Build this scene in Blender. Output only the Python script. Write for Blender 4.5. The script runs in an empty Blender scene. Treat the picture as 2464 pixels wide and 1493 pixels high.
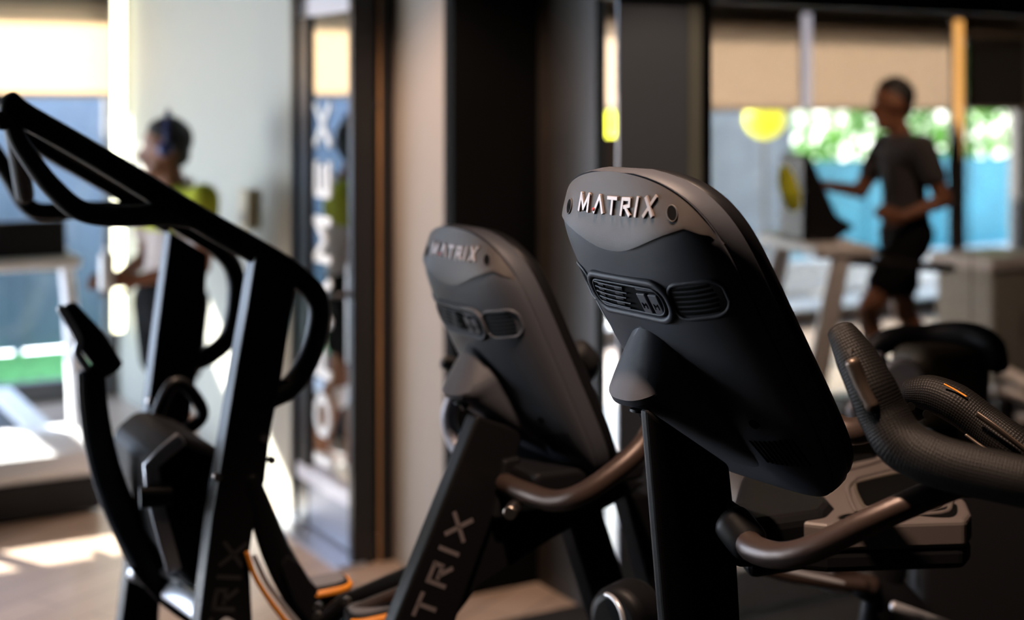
import bpy, bmesh, math, random
from mathutils import Vector, Matrix
R = math.radians
random.seed(7)
scene = bpy.context.scene
COL = scene.collection
V = Vector

# ------------------------------------------------------------------ camera
CH, HOR, FPX = 1.75, 250.0, 3422.2      # eye height, horizon row, focal length in px (50 mm)
cd = bpy.data.cameras.new('camera'); cam = bpy.data.objects.new('camera', cd); COL.objects.link(cam)
cam.location = (0, 0, CH); cam.rotation_euler = (R(90), 0, 0)
cd.lens = 50; cd.sensor_width = 36; cd.shift_y = -(746.5 - HOR) / 2464
cd.clip_start = .05; cd.clip_end = 200
cd.dof.use_dof = True; cd.dof.focus_distance = 2.22; cd.dof.aperture_fstop = 1.8
scene.camera = cam
# room axes: AX runs away to the left (door wall), BX runs away to the right (window wall)
AX = V((-.5, .866, 0)); BX = V((.866, .5, 0)); NIN = V((.5, -.866, 0))
UP = V((0, 0, 1))

# ------------------------------------------------------------------ world and lights
w = bpy.data.worlds.new('sky'); scene.world = w; w.use_nodes = True
nt = w.node_tree; bg = nt.nodes['Background']
tc = nt.nodes.new('ShaderNodeTexCoord'); sp = nt.nodes.new('ShaderNodeSeparateXYZ'); cr = nt.nodes.new('ShaderNodeValToRGB')
nt.links.new(tc.outputs['Generated'], sp.inputs[0]); nt.links.new(sp.outputs['Z'], cr.inputs[0]); nt.links.new(cr.outputs[0], bg.inputs['Color'])
cr.color_ramp.elements[0].position = 0.0; cr.color_ramp.elements[0].color = (.93, .98, 1, 1)
cr.color_ramp.elements[1].position = .7; cr.color_ramp.elements[1].color = (.45, .65, 1, 1)
bg.inputs['Strength'].default_value = 14.5

def light(name, kind, loc, energy, color, aim=None, **kw):
    ld = bpy.data.lights.new(name, kind); o = bpy.data.objects.new(name, ld); COL.objects.link(o)
    o.location = loc; ld.energy = energy; ld.color = color
    if aim is not None: o.rotation_euler = (V(aim) - V(loc)).to_track_quat('-Z', 'Y').to_euler()
    for k, v in kw.items(): setattr(ld, k, v)
    return o
sd = (NIN + BX * .42).normalized() * math.cos(R(29)); sd.z = -math.sin(R(29))
light('sun', 'SUN', (0, 14, 8), 60.0, (1, .95, .86), V((0, 14, 8)) + sd, angle=R(.6))
LAMPS = [((-.02, 1.92, 2.92), 80, 84, (.35, 2.05, 1.2)), ((-1.05, 3.85, 2.92), 100, 84, (-.12, 4.9, 0)), ((1.95, 5.8, 2.92), 62, 110, (1.9, 6.8, .6)), ((1.0, 3.3, 2.92), 8, 40, (.56, 4.55, 1.5))]  # the lamps for the walker and the grey column are added to brighten them
for p_, e_, a_, aim_ in LAMPS:
    light('ceiling_and_fill_light', 'SPOT', (p_[0], p_[1], p_[2] - .09), e_ * 3, (1, .70, .52), aim_, spot_size=R(a_), spot_blend=.5, shadow_soft_size=.045)
# area lamp added at the unseen left window bay to boost its cool light
wl = V((-2.377, 8.57, 0)) + BX * -3.9 + NIN * .25 + UP * .98
light('window_fill_light', 'AREA', wl, 240, (.62, .76, 1), V((.25, 2.1, 1.3)), shape='RECTANGLE', size=3.0, size_y=1.5)
vs = scene.view_settings
vs.view_transform = 'Standard'; vs.look = 'None'; vs.exposure = 0; vs.gamma = 1; vs.use_curve_mapping = False
cy = scene.cycles
cy.use_denoising = True; cy.max_bounces = 8; cy.diffuse_bounces = 4; cy.glossy_bounces = 4; cy.transparent_max_bounces = 12
cy.sample_clamp_indirect = 6; cy.caustics_reflective = False; cy.caustics_refractive = False

# ------------------------------------------------------------------ helpers
def ip(px, py, d):
    return V(((px - 1232) / FPX * d, d, CH - (py - HOR) / FPX * d))
def pl(px, py, p0, dr, off=0.0):
    """the point of the vertical plane through p0 along dr (moved sideways by off) that is seen at a pixel"""
    n = V((dr.y, -dr.x, 0)); q = V((p0[0], p0[1], 0)) + n * off
    ray = V(((px - 1232) / FPX, 1, -(py - HOR) / FPX))
    t = q.dot(n) / ray.dot(n)
    return V((0, 0, CH)) + ray * t

MATS = {}
def mat(name, col, rough=.5, metal=0.0, spec=.5, bump=0.0, bscale=600, emit=None, estr=0.0, var=0.0, vscale=8, coat=0):
    if name in MATS: return MATS[name]
    m = bpy.data.materials.new(name); m.use_nodes = True; t = m.node_tree; b = t.nodes['Principled BSDF']
    b.inputs['Base Color'].default_value = (*col, 1); b.inputs['Roughness'].default_value = rough
    b.inputs['Metallic'].default_value = metal; b.inputs['Specular IOR Level'].default_value = spec
    if coat: b.inputs['Coat Weight'].default_value = coat
    co = t.nodes.new('ShaderNodeTexCoord')
    if bump:
        n = t.nodes.new('ShaderNodeTexNoise'); n.inputs['Scale'].default_value = bscale; n.inputs['Detail'].default_value = 2
        bp = t.nodes.new('ShaderNodeBump'); bp.inputs['Strength'].default_value = bump; bp.inputs['Distance'].default_value = .001
        t.links.new(co.outputs['Object'], n.inputs['Vector']); t.links.new(n.outputs['Fac'], bp.inputs['Height']); t.links.new(bp.outputs[0], b.inputs['Normal'])
    if var:
        n = t.nodes.new('ShaderNodeTexNoise'); n.inputs['Scale'].default_value = vscale; n.inputs['Detail'].default_value = 4
        c = t.nodes.new('ShaderNodeValToRGB'); c.color_ramp.elements[0].position = .3; c.color_ramp.elements[1].position = .7
        c.color_ramp.elements[0].color = (*[x * (1 - var) for x in col], 1); c.color_ramp.elements[1].color = (*[min(1, x * (1 + var)) for x in col], 1)
        t.links.new(co.outputs['Object'], n.inputs['Vector']); t.links.new(n.outputs['Fac'], c.inputs[0]); t.links.new(c.outputs[0], b.inputs['Base Color'])
    if emit: b.inputs['Emission Color'].default_value = (*emit, 1); b.inputs['Emission Strength'].default_value = estr
    MATS[name] = m; return m

def glass_mat(name, tint, refl):
    m = bpy.data.materials.new(name); m.use_nodes = True; t = m.node_tree; t.nodes.clear()
    o = t.nodes.new('ShaderNodeOutputMaterial'); mx = t.nodes.new('ShaderNodeMixShader'); tr = t.nodes.new('ShaderNodeBsdfTransparent'); gl = t.nodes.new('ShaderNodeBsdfGlossy')
    tr.inputs[0].default_value = (*tint, 1); gl.inputs['Roughness'].default_value = .01; gl.inputs[0].default_value = (.9, .95, 1, 1)
    mx.inputs[0].default_value = refl
    t.links.new(tr.outputs[0], mx.inputs[1]); t.links.new(gl.outputs[0], mx.inputs[2]); t.links.new(mx.outputs[0], o.inputs[0])
    MATS[name] = m; return m
def blind_mat(name, col, fac=.45):
    m = bpy.data.materials.new(name); m.use_nodes = True; t = m.node_tree; t.nodes.clear()
    o = t.nodes.new('ShaderNodeOutputMaterial'); mx = t.nodes.new('ShaderNodeMixShader'); tr = t.nodes.new('ShaderNodeBsdfTranslucent'); df = t.nodes.new('ShaderNodeBsdfDiffuse')
    wv = t.nodes.new('ShaderNodeTexNoise'); wv.inputs['Scale'].default_value = 300; mp = t.nodes.new('ShaderNodeMixRGB')
    mp.inputs[1].default_value = (*[c * .9 for c in col], 1); mp.inputs[2].default_value = (*col, 1)
    t.links.new(wv.outputs['Fac'], mp.inputs[0]); t.links.new(mp.outputs[0], tr.inputs[0]); t.links.new(mp.outputs[0], df.inputs[0])
    mx.inputs[0].default_value = fac
    t.links.new(df.outputs[0], mx.inputs[1]); t.links.new(tr.outputs[0], mx.inputs[2]); t.links.new(mx.outputs[0], o.inputs[0])
    MATS[name] = m; return m
def weave_mat(name, col, scale, rough=.75):
    m = mat(name, col, rough, spec=.22); t = m.node_tree; b = t.nodes['Principled BSDF']
    co = t.nodes.new('ShaderNodeTexCoord'); vo = t.nodes.new('ShaderNodeTexVoronoi'); vo.inputs['Scale'].default_value = scale; vo.inputs['Randomness'].default_value = .12
    bp = t.nodes.new('ShaderNodeBump'); bp.inputs['Strength'].default_value = .9; bp.inputs['Distance'].default_value = .0012
    t.links.new(co.outputs['UV'], vo.inputs['Vector']); t.links.new(vo.outputs['Distance'], bp.inputs['Height']); t.links.new(bp.outputs[0], b.inputs['Normal'])
    return m

black = mat('black_plastic', (.008, .008, .0095), .45, spec=.2, bump=.25, bscale=900)
shellm = mat('charcoal_moulded_plastic', (.060, .063, .076), .46, spec=.28, bump=.35, bscale=1400)
capm = mat('matte_grey_moulding', (.06, .052, .05), .5, spec=.4, bump=.3, bscale=1500)
powder = mat('black_powder_coat', (.006, .006, .007), .45, spec=.16, bump=.15, bscale=500)
bronze = mat('dark_bronze_powder_coat', (.06, .04, .033), .34, metal=.35, bump=.3, bscale=900)
chrome = mat('brushed_metal', (.55, .47, .42), .28, metal=1)
silver = mat('silver_paint', (.55, .56, .6), .35, metal=.5)
white = mat('white_plastic', (.72, .73, .76), .4)
deepblack = mat('deep_black', (.002, .002, .002), .8, spec=.1)
platem = mat('bronze_pulse_plate', (.12, .09, .07), .42, metal=.7)
screen = mat('screen_glass', (.004, .004, .006), .08, coat=1)
letterm = mat('satin_letter_metal', (.30, .25, .24), .42, metal=.45)
printm = mat('pale_print', (.13, .11, .115), .6)
faint = mat('charcoal_print', (.022, .022, .024), .6)
orange = mat('orange_plastic', (.75, .26, .02), .45)
rubber = mat('rubber', (.02, .02, .022), .7)
stickerm = mat('label_paper', (.5, .5, .52), .35)
redm = mat('red_dot', (.6, .03, .03), .4)
greym = mat('grey_plastic', (.14, .14, .16), .45)
weave = weave_mat('woven_rubber_grip', (.0065, .0055, .0052), 230, .55)

def mesh_obj(name, verts, faces, m, parent=None, smooth=True, xf=None):
    me = bpy.data.meshes.new(name)
    if xf is not None: verts = [xf @ V(v) for v in verts]
    me.from_pydata([tuple(v) for v in verts], [], faces); me.update()
    bm = bmesh.new(); bm.from_mesh(me); bmesh.ops.recalc_face_normals(bm, faces=bm.faces); bm.to_mesh(me); bm.free()
    if smooth:
        for p in me.polygons: p.use_smooth = True
    o = bpy.data.objects.new(name, me); COL.objects.link(o)
    if m: me.materials.append(m)
    if parent is not None:
        o.parent = parent; o.matrix_parent_inverse = PINV.get(parent.name, Matrix.Identity(4))
    return o
PINV = {}
def thing(name, loc, label, cat, group=None):
    o = bpy.data.objects.new(name, None); COL.objects.link(o); o.location = loc; o.empty_display_size = .1
    PINV[o.name] = Matrix.Translation(loc).inverted()
    tag(o, label, cat, group); return o
def tag(o, label, cat, group=None, kind=None):
    o['label'] = label; o['category'] = cat
    if group: o['group'] = group
    if kind: o['kind'] = kind
    return o
def struct(o): o['kind'] = 'structure'; return o
def smooth_by_angle(o, ang=35):
    me = o.data
    bm = bmesh.new(); bm.from_mesh(me)
    for e in bm.edges:
        if len(e.link_faces) == 2 and e.calc_face_angle(0) > R(ang): e.smooth = False
    bm.to_mesh(me); bm.free()
    return o
def bevel(o, wd, seg=3, ang=30):
    b = o.modifiers.new('bevel', 'BEVEL'); b.width = wd; b.segments = seg; b.limit_method = 'ANGLE'; b.angle_limit = R(ang); b.use_clamp_overlap = True
    b.harden_normals = False
    return o
def subsurf(o, n=2):
    s = o.modifiers.new('subsurf', 'SUBSURF'); s.levels = n; s.render_levels = n; return o

def frame_mtx(o, x, y, z):
    return Matrix(((x.x, y.x, z.x, o.x), (x.y, y.y, z.y, o.y), (x.z, y.z, z.z, o.z), (0, 0, 0, 1)))
def box(name, cx, sx, m, parent=None, xf=None, bv=0, seg=3):
    """box with centre cx, size sx in the frame xf"""
    vs_ = [(cx[0] + a * sx[0] / 2, cx[1] + b * sx[1] / 2, cx[2] + c * sx[2] / 2) for a in (-1, 1) for b in (-1, 1) for c in (-1, 1)]
    fs = [(0, 1, 3, 2), (4, 6, 7, 5), (0, 4, 5, 1), (2, 3, 7, 6), (0, 2, 6, 4), (1, 5, 7, 3)]
    o = mesh_obj(name, vs_, fs, m, parent, smooth=False, xf=xf)
    if bv: bevel(o, bv, seg)
    return o
def prism(name, pts, h0, h1, m, parent=None, xf=None, bv=0, seg=3, smooth=False):
    """outline pts (x,y) pushed from h0 to h1 along z of the frame xf"""
    n = len(pts)
    vs_ = [(x, y, h0) for x, y in pts] + [(x, y, h1) for x, y in pts]
    fs = [tuple(range(n - 1, -1, -1)), tuple(range(n, 2 * n))] + [(i, (i + 1) % n, n + (i + 1) % n, n + i) for i in range(n)]
    o = mesh_obj(name, vs_, fs, m, parent, smooth=smooth, xf=xf)
    if bv: bevel(o, bv, seg)
    return o
def catmull(pts, k=8, closed=False):
    n = len(pts); out = []
    if n < 3: return [V(p) for p in pts]
    rng = range(n if closed else n - 1)
    for i in rng:
        g = (lambda j: pts[j % n]) if closed else (lambda j: pts[max(0, min(n - 1, j))])
        p0, p1, p2, p3 = V(g(i - 1)), V(g(i)), V(g(i + 1)), V(g(i + 2))
        for s in range(k):
            t = s / k
            out.append(.5 * ((2 * p1) + (p2 - p0) * t + (2 * p0 - 5 * p1 + 4 * p2 - p3) * t * t + (3 * p1 - p0 - 3 * p2 + p3) * t ** 3))
    if not closed: out.append(V(pts[-1]))
    return out
def sweep(name, pts, rad, m, parent=None, n=18, flat=None, upv=None, closed=False, k=8, power=2.0, xf=None, caps=True, smooth_path=True, uv=False):
    """tube along pts; rad = radius or list per pt; flat=(a,b) scales the two section axes, the first along upv"""
    P = catmull(pts, k, closed) if smooth_path else [V(p) for p in pts]
    if isinstance(rad, (int, float)): rr = [rad] * len(P)
    else:
        rr = []
        for i in range(len(P)):
            f = i / (len(P) - 1) * (len(rad) - 1); j = min(int(f), len(rad) - 2); f -= j
            rr.append(rad[j] * (1 - f) + rad[j + 1] * f)
    fa, fb = flat or (1, 1)
    N = len(P); tg = []
    for i in range(N):
        if closed: t_ = P[(i + 1) % N] - P[i - 1]
        else: t_ = P[min(i + 1, N - 1)] - P[max(i - 1, 0)]
        tg.append(t_.normalized())
    u0 = V(upv) if upv is not None else (UP if abs(tg[0].z) < .9 else V((1, 0, 0)))
    rings = []; prev = None
    if caps and not closed:
        seq = []
        for s in range(4): seq.append((0, math.sin(s / 4 * math.pi / 2) * .999 + .02, -math.cos(s / 4 * math.pi / 2)))
        for i in range(N): seq.append((i, 1.0, 0))
        for s in range(3, -1, -1): seq.append((N - 1, math.sin(s / 4 * math.pi / 2) * .999 + .02, math.cos(s / 4 * math.pi / 2)))
    else: seq = [(i, 1, 0) for i in range(N)]
    for (i, sc, push) in seq:
        t_ = tg[i]
        base = u0 if (upv is not None or prev is None) else prev
        a = (base - t_ * base.dot(t_)); a = a.normalized() if a.length > 1e-4 else t_.orthogonal().normalized()
        b = t_.cross(a); prev = a
        c = P[i] + t_ * push * rr[i] * min(fa, fb) * .7
        ring = []
        for q in range(n):
            th = 2 * math.pi * q / n; cx_, sx_ = math.cos(th), math.sin(th)
            if power != 2: cx_, sx_ = math.copysign(abs(cx_) ** (2 / power), cx_), math.copysign(abs(sx_) ** (2 / power), sx_)
            ring.append(c + (a * cx_ * fa + b * sx_ * fb) * rr[i] * sc)
        rings.append(ring)
    vs_ = [p for r_ in rings for p in r_]; M_ = len(rings); fs = []
    for i in range(M_ if closed else M_ - 1):
        for q in range(n):
            j = (i + 1) % M_; fs.append((i * n + q, i * n + (q + 1) % n, j * n + (q + 1) % n, j * n + q))
    if not closed: fs += [tuple(range(n - 1, -1, -1)), tuple((M_ - 1) * n + q for q in range(n))]
    o = mesh_obj(name, vs_, fs, m, parent, smooth=True, xf=xf)
    if uv:
        ul = o.data.uv_layers.new(name='uv'); lens = [0]
        for i in range(1, M_): lens.append(lens[-1] + (sum(rings[i], V()) / n - sum(rings[i - 1], V()) / n).length)
        per = 2 * math.pi * (sum(rr) / N) * (fa + fb) / 2
        for p in o.data.polygons:
            qs = [o.data.loops[l].vertex_index % n for l in p.loop_indices]; wrap = max(qs) == n - 1 and min(qs) == 0 and len(qs) == 4
            for l in p.loop_indices:
                vi = o.data.loops[l].vertex_index; q = vi % n
                if wrap and q == 0: q = n
                ul.data[l].uv = (lens[vi // n], q / n * per)
    return o
def disc(name, c, ax, r, h, m, parent=None, n=32, bv=0, r2=None):
    """short cylinder: centre c, axis ax"""
    ax = V(ax).normalized(); a = ax.orthogonal().normalized(); b = ax.cross(a); r2 = r if r2 is None else r2
    vs_ = [c - ax * h / 2 + (a * math.cos(2 * math.pi * i / n) + b * math.sin(2 * math.pi * i / n)) * r for i in range(n)] + \
          [c + ax * h / 2 + (a * math.cos(2 * math.pi * i / n) + b * math.sin(2 * math.pi * i / n)) * r2 for i in range(n)]
    fs = [tuple(range(n - 1, -1, -1)), tuple(range(n, 2 * n))] + [(i, (i + 1) % n, n + (i + 1) % n, n + i) for i in range(n)]
    o = mesh_obj(name, vs_, fs, m, parent, smooth=True); smooth_by_angle(o, 40)
    if bv: bevel(o, bv, 3)
    return o
def merge(bits, name, m, parent=None):
    """join several (verts, faces) into one mesh"""
    vs_, fs = [], []
    for v_, f_ in bits:
        k = len(vs_); vs_ += v_; fs += [tuple(i + k for i in f) for f in f_]
    return mesh_obj(name, vs_, fs, m, parent, smooth=False)
def bit_box(cx, sx, xf=None):
    v_ = [V((cx[0] + a * sx[0] / 2, cx[1] + b * sx[1] / 2, cx[2] + c * sx[2] / 2)) for a in (-1, 1) for b in (-1, 1) for c in (-1, 1)]
    if xf is not None: v_ = [xf @ p for p in v_]
    return v_, [(0, 1, 3, 2), (4, 6, 7, 5), (0, 4, 5, 1), (2, 3, 7, 6), (0, 2, 6, 4), (1, 5, 7, 3)]

# strokes of the capital letters, in a cell 1 high; (width, [polyline, ...])
GLY = {'M': (1.36, [[(0, 0), (.26, .98), (.56, .12), (1.26, .98), (1.08, 0)]]),
       'A': (1.05, [[(-.05, 0), (.64, .98), (.94, 0)]]),
       'T': (.9, [[(0, .93), (.98, .93)], [(.52, .93), (.36, 0)]]),
       'R': (.95, [[(.0, 0), (.20, .93), (.92, .93), (.90, .55), (.34, .46)], [(.46, .46), (.90, 0)]]),
       'I': (.32, [[(.02, 0), (.24, 1)]]),
       'X': (.95, [[(0, 0), (.95, 1)], [(.14, 1), (.78, 0)]])}
GLY_UP = {'M': (1.1, [[(.05, 0), (.05, 1), (.52, .3), (1, 1), (1, 0)]]), 'A': (1, [[(0, 0), (.5, 1), (1, 0)]]),
          'T': (.95, [[(0, .93), (.95, .93)], [(.47, .93), (.47, 0)]]), 'R': (.95, [[(.06, 0), (.06, .93), (.85, .93), (.85, .5), (.3, .5)], [(.42, .5), (.88, 0)]]),
          'I': (.2, [[(.08, 0), (.08, 1)]]), 'X': (.95, [[(0, 0), (.95, 1)], [(0, 1), (.95, 0)]]),
          'E': (.8, [[(.8, .94), (.06, .94), (.06, .06), (.8, .06)], [(.06, .5), (.7, .5)]]),
          'O': (.95, [[(.3, .06), (.06, .3), (.06, .7), (.3, .94), (.65, .94), (.9, .7), (.9, .3), (.65, .06), (.3, .06)]]),
          'P': (.85, [[(.06, 0), (.06, .94), (.8, .94), (.8, .48), (.06, .48)]])}
def letters(name, text, h, gap, sw, fn, t0, t1, m, parent, gly=GLY):
    """letters as thick strokes; fn(x, y, t) puts the flat drawing (x centred) on its surface"""
    tot = sum(gly[c][0] * h for c in text) + gap * (len(text) - 1); x0 = -tot / 2; bits = []
    for c in text:
        wd, lines = gly[c]
        for ln in lines:
            for (ax_, ay), (bx_, by) in zip(ln, ln[1:]):
                a = V((x0 + ax_ * h, ay * h)); b = V((x0 + bx_ * h, by * h)); d = (b - a)
                if d.length < 1e-6: continue
                d.normalize(); nn = V((-d.y, d.x)) * sw / 2; e = d * sw * .35
                q = [a - e - nn, b + e - nn, b + e + nn, a - e + nn]
                seg = [fn(p.x, p.y, t0) for p in q] + [fn(p.x, p.y, t1) for p in q]
                bits.append((seg, [(3, 2, 1, 0), (4, 5, 6, 7), (0, 1, 5, 4), (1, 2, 6, 5), (2, 3, 7, 6), (3, 0, 4, 7)]))
        x0 += wd * h + gap
    return merge(bits, name, m, parent)
# ------------------------------------------------------------------ the room
K = V((-2.377, 8.57, 0))
RX = frame_mtx(K, BX, NIN, UP)                      # x along the windows, y into the room, z up
def rpt(x, y, z=0): return RX @ V((x, y, z))
def room_y(px):                                    # where a pixel column meets the door wall
    p = pl(px, 500, K, NIN); return (p - K).dot(NIN)
floor_m = mat('floor_boards', (.34, .25, .19), .32, spec=.5, var=.12, vscale=3)
t = floor_m.node_tree; b = t.nodes['Principled BSDF']
co = t.nodes.new('ShaderNodeTexCoord'); mp_ = t.nodes.new('ShaderNodeMapping'); mp_.inputs['Rotation'].default_value = (0, 0, R(-60)); br = t.nodes.new('ShaderNodeTexBrick')
br.inputs['Scale'].default_value = 1.0; br.inputs['Brick Width'].default_value = 1.4; br.inputs['Row Height'].default_value = .16; br.inputs['Mortar Size'].default_value = .003
br.inputs['Color1'].default_value = (.36, .27, .21, 1); br.inputs['Color2'].default_value = (.29, .215, .165, 1); br.inputs['Mortar'].default_value = (.1, .07, .05, 1)
t.links.new(co.outputs['Object'], mp_.inputs[0]); t.links.new(mp_.outputs[0], br.inputs['Vector']); t.links.new(br.outputs['Color'], b.inputs['Base Color'])
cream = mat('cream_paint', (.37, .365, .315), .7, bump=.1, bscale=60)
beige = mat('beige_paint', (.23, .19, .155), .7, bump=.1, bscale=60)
dark_wall = mat('black_wall_paint', (.004, .004, .004), .7, spec=.05)
brown_wall = mat('dark_brown_laminate', (.012, .009, .007), .5, var=.2)
ceil_m = mat('dark_ceiling_paint', (.03, .028, .026), .8)
room_dark = mat('charcoal_wall_paint', (.025, .023, .022), .8)
grey_col = mat('grey_column_paint', (.28, .33, .40), .6)
alum = mat('green_grey_aluminium', (.52, .56, .48), .5)
wood = mat('brown_wood_veneer', (.34, .19, .09), .45, var=.25, vscale=2)
frame_m = mat('window_frame_paint', (.12, .12, .125), .45)
blackframe = mat('black_door_frame', (.008, .008, .009), .35)
clear = glass_mat('clear_glass', (.97, .98, .98), .012)
tinted = glass_mat('tinted_glass', (.60, .58, .56), .03)
mirror = glass_mat('reflective_door_glass', (.25, .27, .3), .8)
blind_l = blind_mat('cream_blind_fabric', (.80, .66, .50), .5)
blind_d = blind_mat('charcoal_blind_fabric', (.07, .065, .06), .3)
blind_r = blind_mat('tan_blind_fabric', (.64, .55, .46), .45)

struct(box('floor', (.8, 5.6, -.06), (17, 12.6, .12), floor_m, xf=RX))
struct(box('ceiling', (.8, 5.6, 3.05), (17, 12.4, .1), ceil_m, xf=RX))
struct(box('wall_rear', (.8, 11.55, 1.5), (16, .1, 3), room_dark, xf=RX))
struct(box('wall_left', (-7.0, 7.27, 1.5), (.1, 8.85, 3), room_dark, xf=RX))
struct(box('wall_left_header', (-7.0, 1.4, 2.7), (.1, 2.9, .6), room_dark, xf=RX))
for i_, (a, b_) in enumerate([(0, 2.85)]):  # opening added in the unseen left wall to bring in cool light
    o = struct(merge([bit_box((-7, a + .03, 1.2), (.09, .06, 2.4), RX), bit_box((-7, b_ - .03, 1.2), (.09, .06, 2.4), RX), bit_box((-7, (a + b_) / 2, .06), (.09, b_ - a, .12), RX), bit_box((-7, (a + b_) / 2, 2.37), (.09, b_ - a, .06), RX)], 'window_%d' % (11 + i_), frame_m))
    box('pane', (-7, (a + b_) / 2, 1.2), (.012, b_ - a - .1, 2.3), clear, o, xf=RX)
struct(box('floor_bounce_blocker', (0, 7.95, .004), (13.9, 7.0, .012), mat('bounce_absorbing_black', (.014, .013, .013), .8, spec=.2), xf=RX))  # unseen black sheet added under the bikes to soak up floor bounce
struct(box('wall_right', (8.7, 5.6, 1.5), (.1, 12, 3), room_dark, xf=RX))
WT = 2.36
struct(box('wall_window_header', (0, -.06, (WT + 3) / 2), (17.5, .12, 3 - WT), mat('header_paint', (.2, .17, .13), .7), xf=RX))
yd0, yd1 = room_y(722), room_y(884)
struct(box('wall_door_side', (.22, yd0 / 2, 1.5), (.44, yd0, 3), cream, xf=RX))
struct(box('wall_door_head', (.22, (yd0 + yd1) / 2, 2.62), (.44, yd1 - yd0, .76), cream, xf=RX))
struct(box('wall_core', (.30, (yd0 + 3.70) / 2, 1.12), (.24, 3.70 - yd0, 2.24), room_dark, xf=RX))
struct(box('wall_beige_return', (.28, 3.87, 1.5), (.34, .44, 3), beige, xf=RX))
struct(box('wall_black_pier', (.29, 4.12, 1.5), (.37, .07, 3), dark_wall, xf=RX))
struct(box('wall_brown_fin', (.475, 4.33, 1.5), (.04, .42, 3), brown_wall, xf=RX))
# windows: one structure per opening, panes clear, frame and mullions
def window(i, x0, x1):
    bits = [bit_box((x0 + .03, 0, WT / 2), (.06, .09, WT), RX), bit_box((x1 - .03, 0, WT / 2), (.06, .09, WT), RX),
            bit_box(((x0 + x1) / 2, 0, .06), (x1 - x0, .09, .12), RX), bit_box(((x0 + x1) / 2, 0, WT - .03), (x1 - x0, .09, .06), RX)]
    o = merge(bits, 'window_%d' % i, frame_m); struct(o)
    box('pane', ((x0 + x1) / 2, 0, WT / 2), (x1 - x0 - .1, .012, WT - .1), clear, o, xf=RX)
def wx(px, y=0):
    p_ = pl(px, 500, rpt(0, y), BX); return (p_ - K).dot(BX)
XM = wx(2303); XE = wx(2452)
WX = [(-6.9, -5.2), (-5.2, -3.5), (-3.5, -1.8), (-1.8, -.02), (.5, wx(1560)), (wx(1560), XM), (XM, XE)]
for i, (a, b_) in enumerate(WX): window(i + 1, a, b_)
for j, (a, b_) in enumerate([(-.02, .5), (XE, 8.65)]): struct(box('wall_window_pier', ((a + b_) / 2, -.05, WT / 2), (b_ - a, .12, WT), cream, xf=RX))
LB = ['cream roller blind glowing above the treadmill beside the tall light strip'] + ['cream roller blind on the long window wall, out past the picture edge'] * 3
names = {3: 'bright cream roller blind over the blue window left of the light strip',
         4: 'narrow strip of tan blind seen between the brown wall and the grey column',
         5: 'wide tan roller blind behind the white light tube and the walking person',
         6: 'dark charcoal end blind right of the gold light strip, above bright foliage'}
for i, (a, b_) in enumerate(WX):
    if i < 3: lab, grp = 'cream roller blind on the window wall beyond the left treadmill', 'blinds past the left edge'
    else: lab, grp = names[i], None
    zb = 1.80 if i < 4 else 1.705
    c_ = rpt((a + b_) / 2, .1, zb)
    th = thing('roller_blind', c_, lab, 'blind', grp or 'roller blinds on the windows')
    box('fabric', ((a + b_) / 2, .09, (zb + WT - .02) / 2), (b_ - a - .03, .004, WT - .02 - zb), blind_l if i < 4 else (blind_d if i == 6 else blind_r), th, xf=RX)
    box('bottom_bar', ((a + b_) / 2, .09, zb), (b_ - a - .03, .018, .03), mat('blind_bar', (.5, .46, .4), .5), th, xf=RX, bv=.004)
    sweep('roller', [rpt(a + .03, .09, WT), rpt(b_ - .03, .09, WT)], .035, mat('roller_cover', (.16, .13, .1), .5), th, smooth_path=False)

# light strips
def light_strip(px, d, z0, z1, wd, col, st, lab):
    p = ip(px, 250, d); p.z = z0
    t_ = thing('light_strip', p, lab, 'light', 'upright light strips')
    xf = frame_mtx(p, BX, NIN, UP)
    box('diffuser', (0, .02, (z1 - z0) / 2), (wd, .03, z1 - z0), mat('strip_' + lab[:5], (.8, .8, .7), .5, emit=col, estr=st), t_, xf=xf, bv=.012)
    if z1 < 2.9:
        for s in (-.02, .02): sweep('hanging_wire', [xf @ V((s, 0, z1 - z0)), xf @ V((s, 0, 3.0 - z0))], .0015, frame_m, t_, n=6, smooth_path=False)
    box('channel', (0, -.004, (z1 - z0) / 2), (wd * 1.15, .018, z1 - z0 + .02), frame_m, t_, xf=xf)
light_strip(283, 8.32, .42, 2.95, .062, (1, .96, .66), 6, 'glowing warm white light strip in the corner behind the man in yellow')
light_strip(2301, 8.9, .34, 2.275, .062, (1, .50, .13), 2.9, 'golden light strip right of the walking person')
light_strip(1937, 9.6, 1.71, 2.36, .062, (.75, .78, 1), 1.5, 'cool white light tube against the tan blind')

sp_ = ip(2301, 330, 8.7); st_ = thing('resistance_strap', sp_, 'black strap hanging down over the middle of the gold light strip', 'strap')
sweep('strap_web', [ip(2301, 322, 8.84), ip(2299, 400, 8.84), ip(2302, 500, 8.84), ip(2300, 600, 8.84)], [.03, .05, .05, .045], mat('strap_webbing', (.01, .01, .012), .8), st_, flat=(1, .3), upv=(1, 0, 0))
sweep('strap_clip', [ip(2301, 300, 8.855), ip(2301, 328, 8.845)], .014, frame_m, st_, smooth_path=False)

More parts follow.
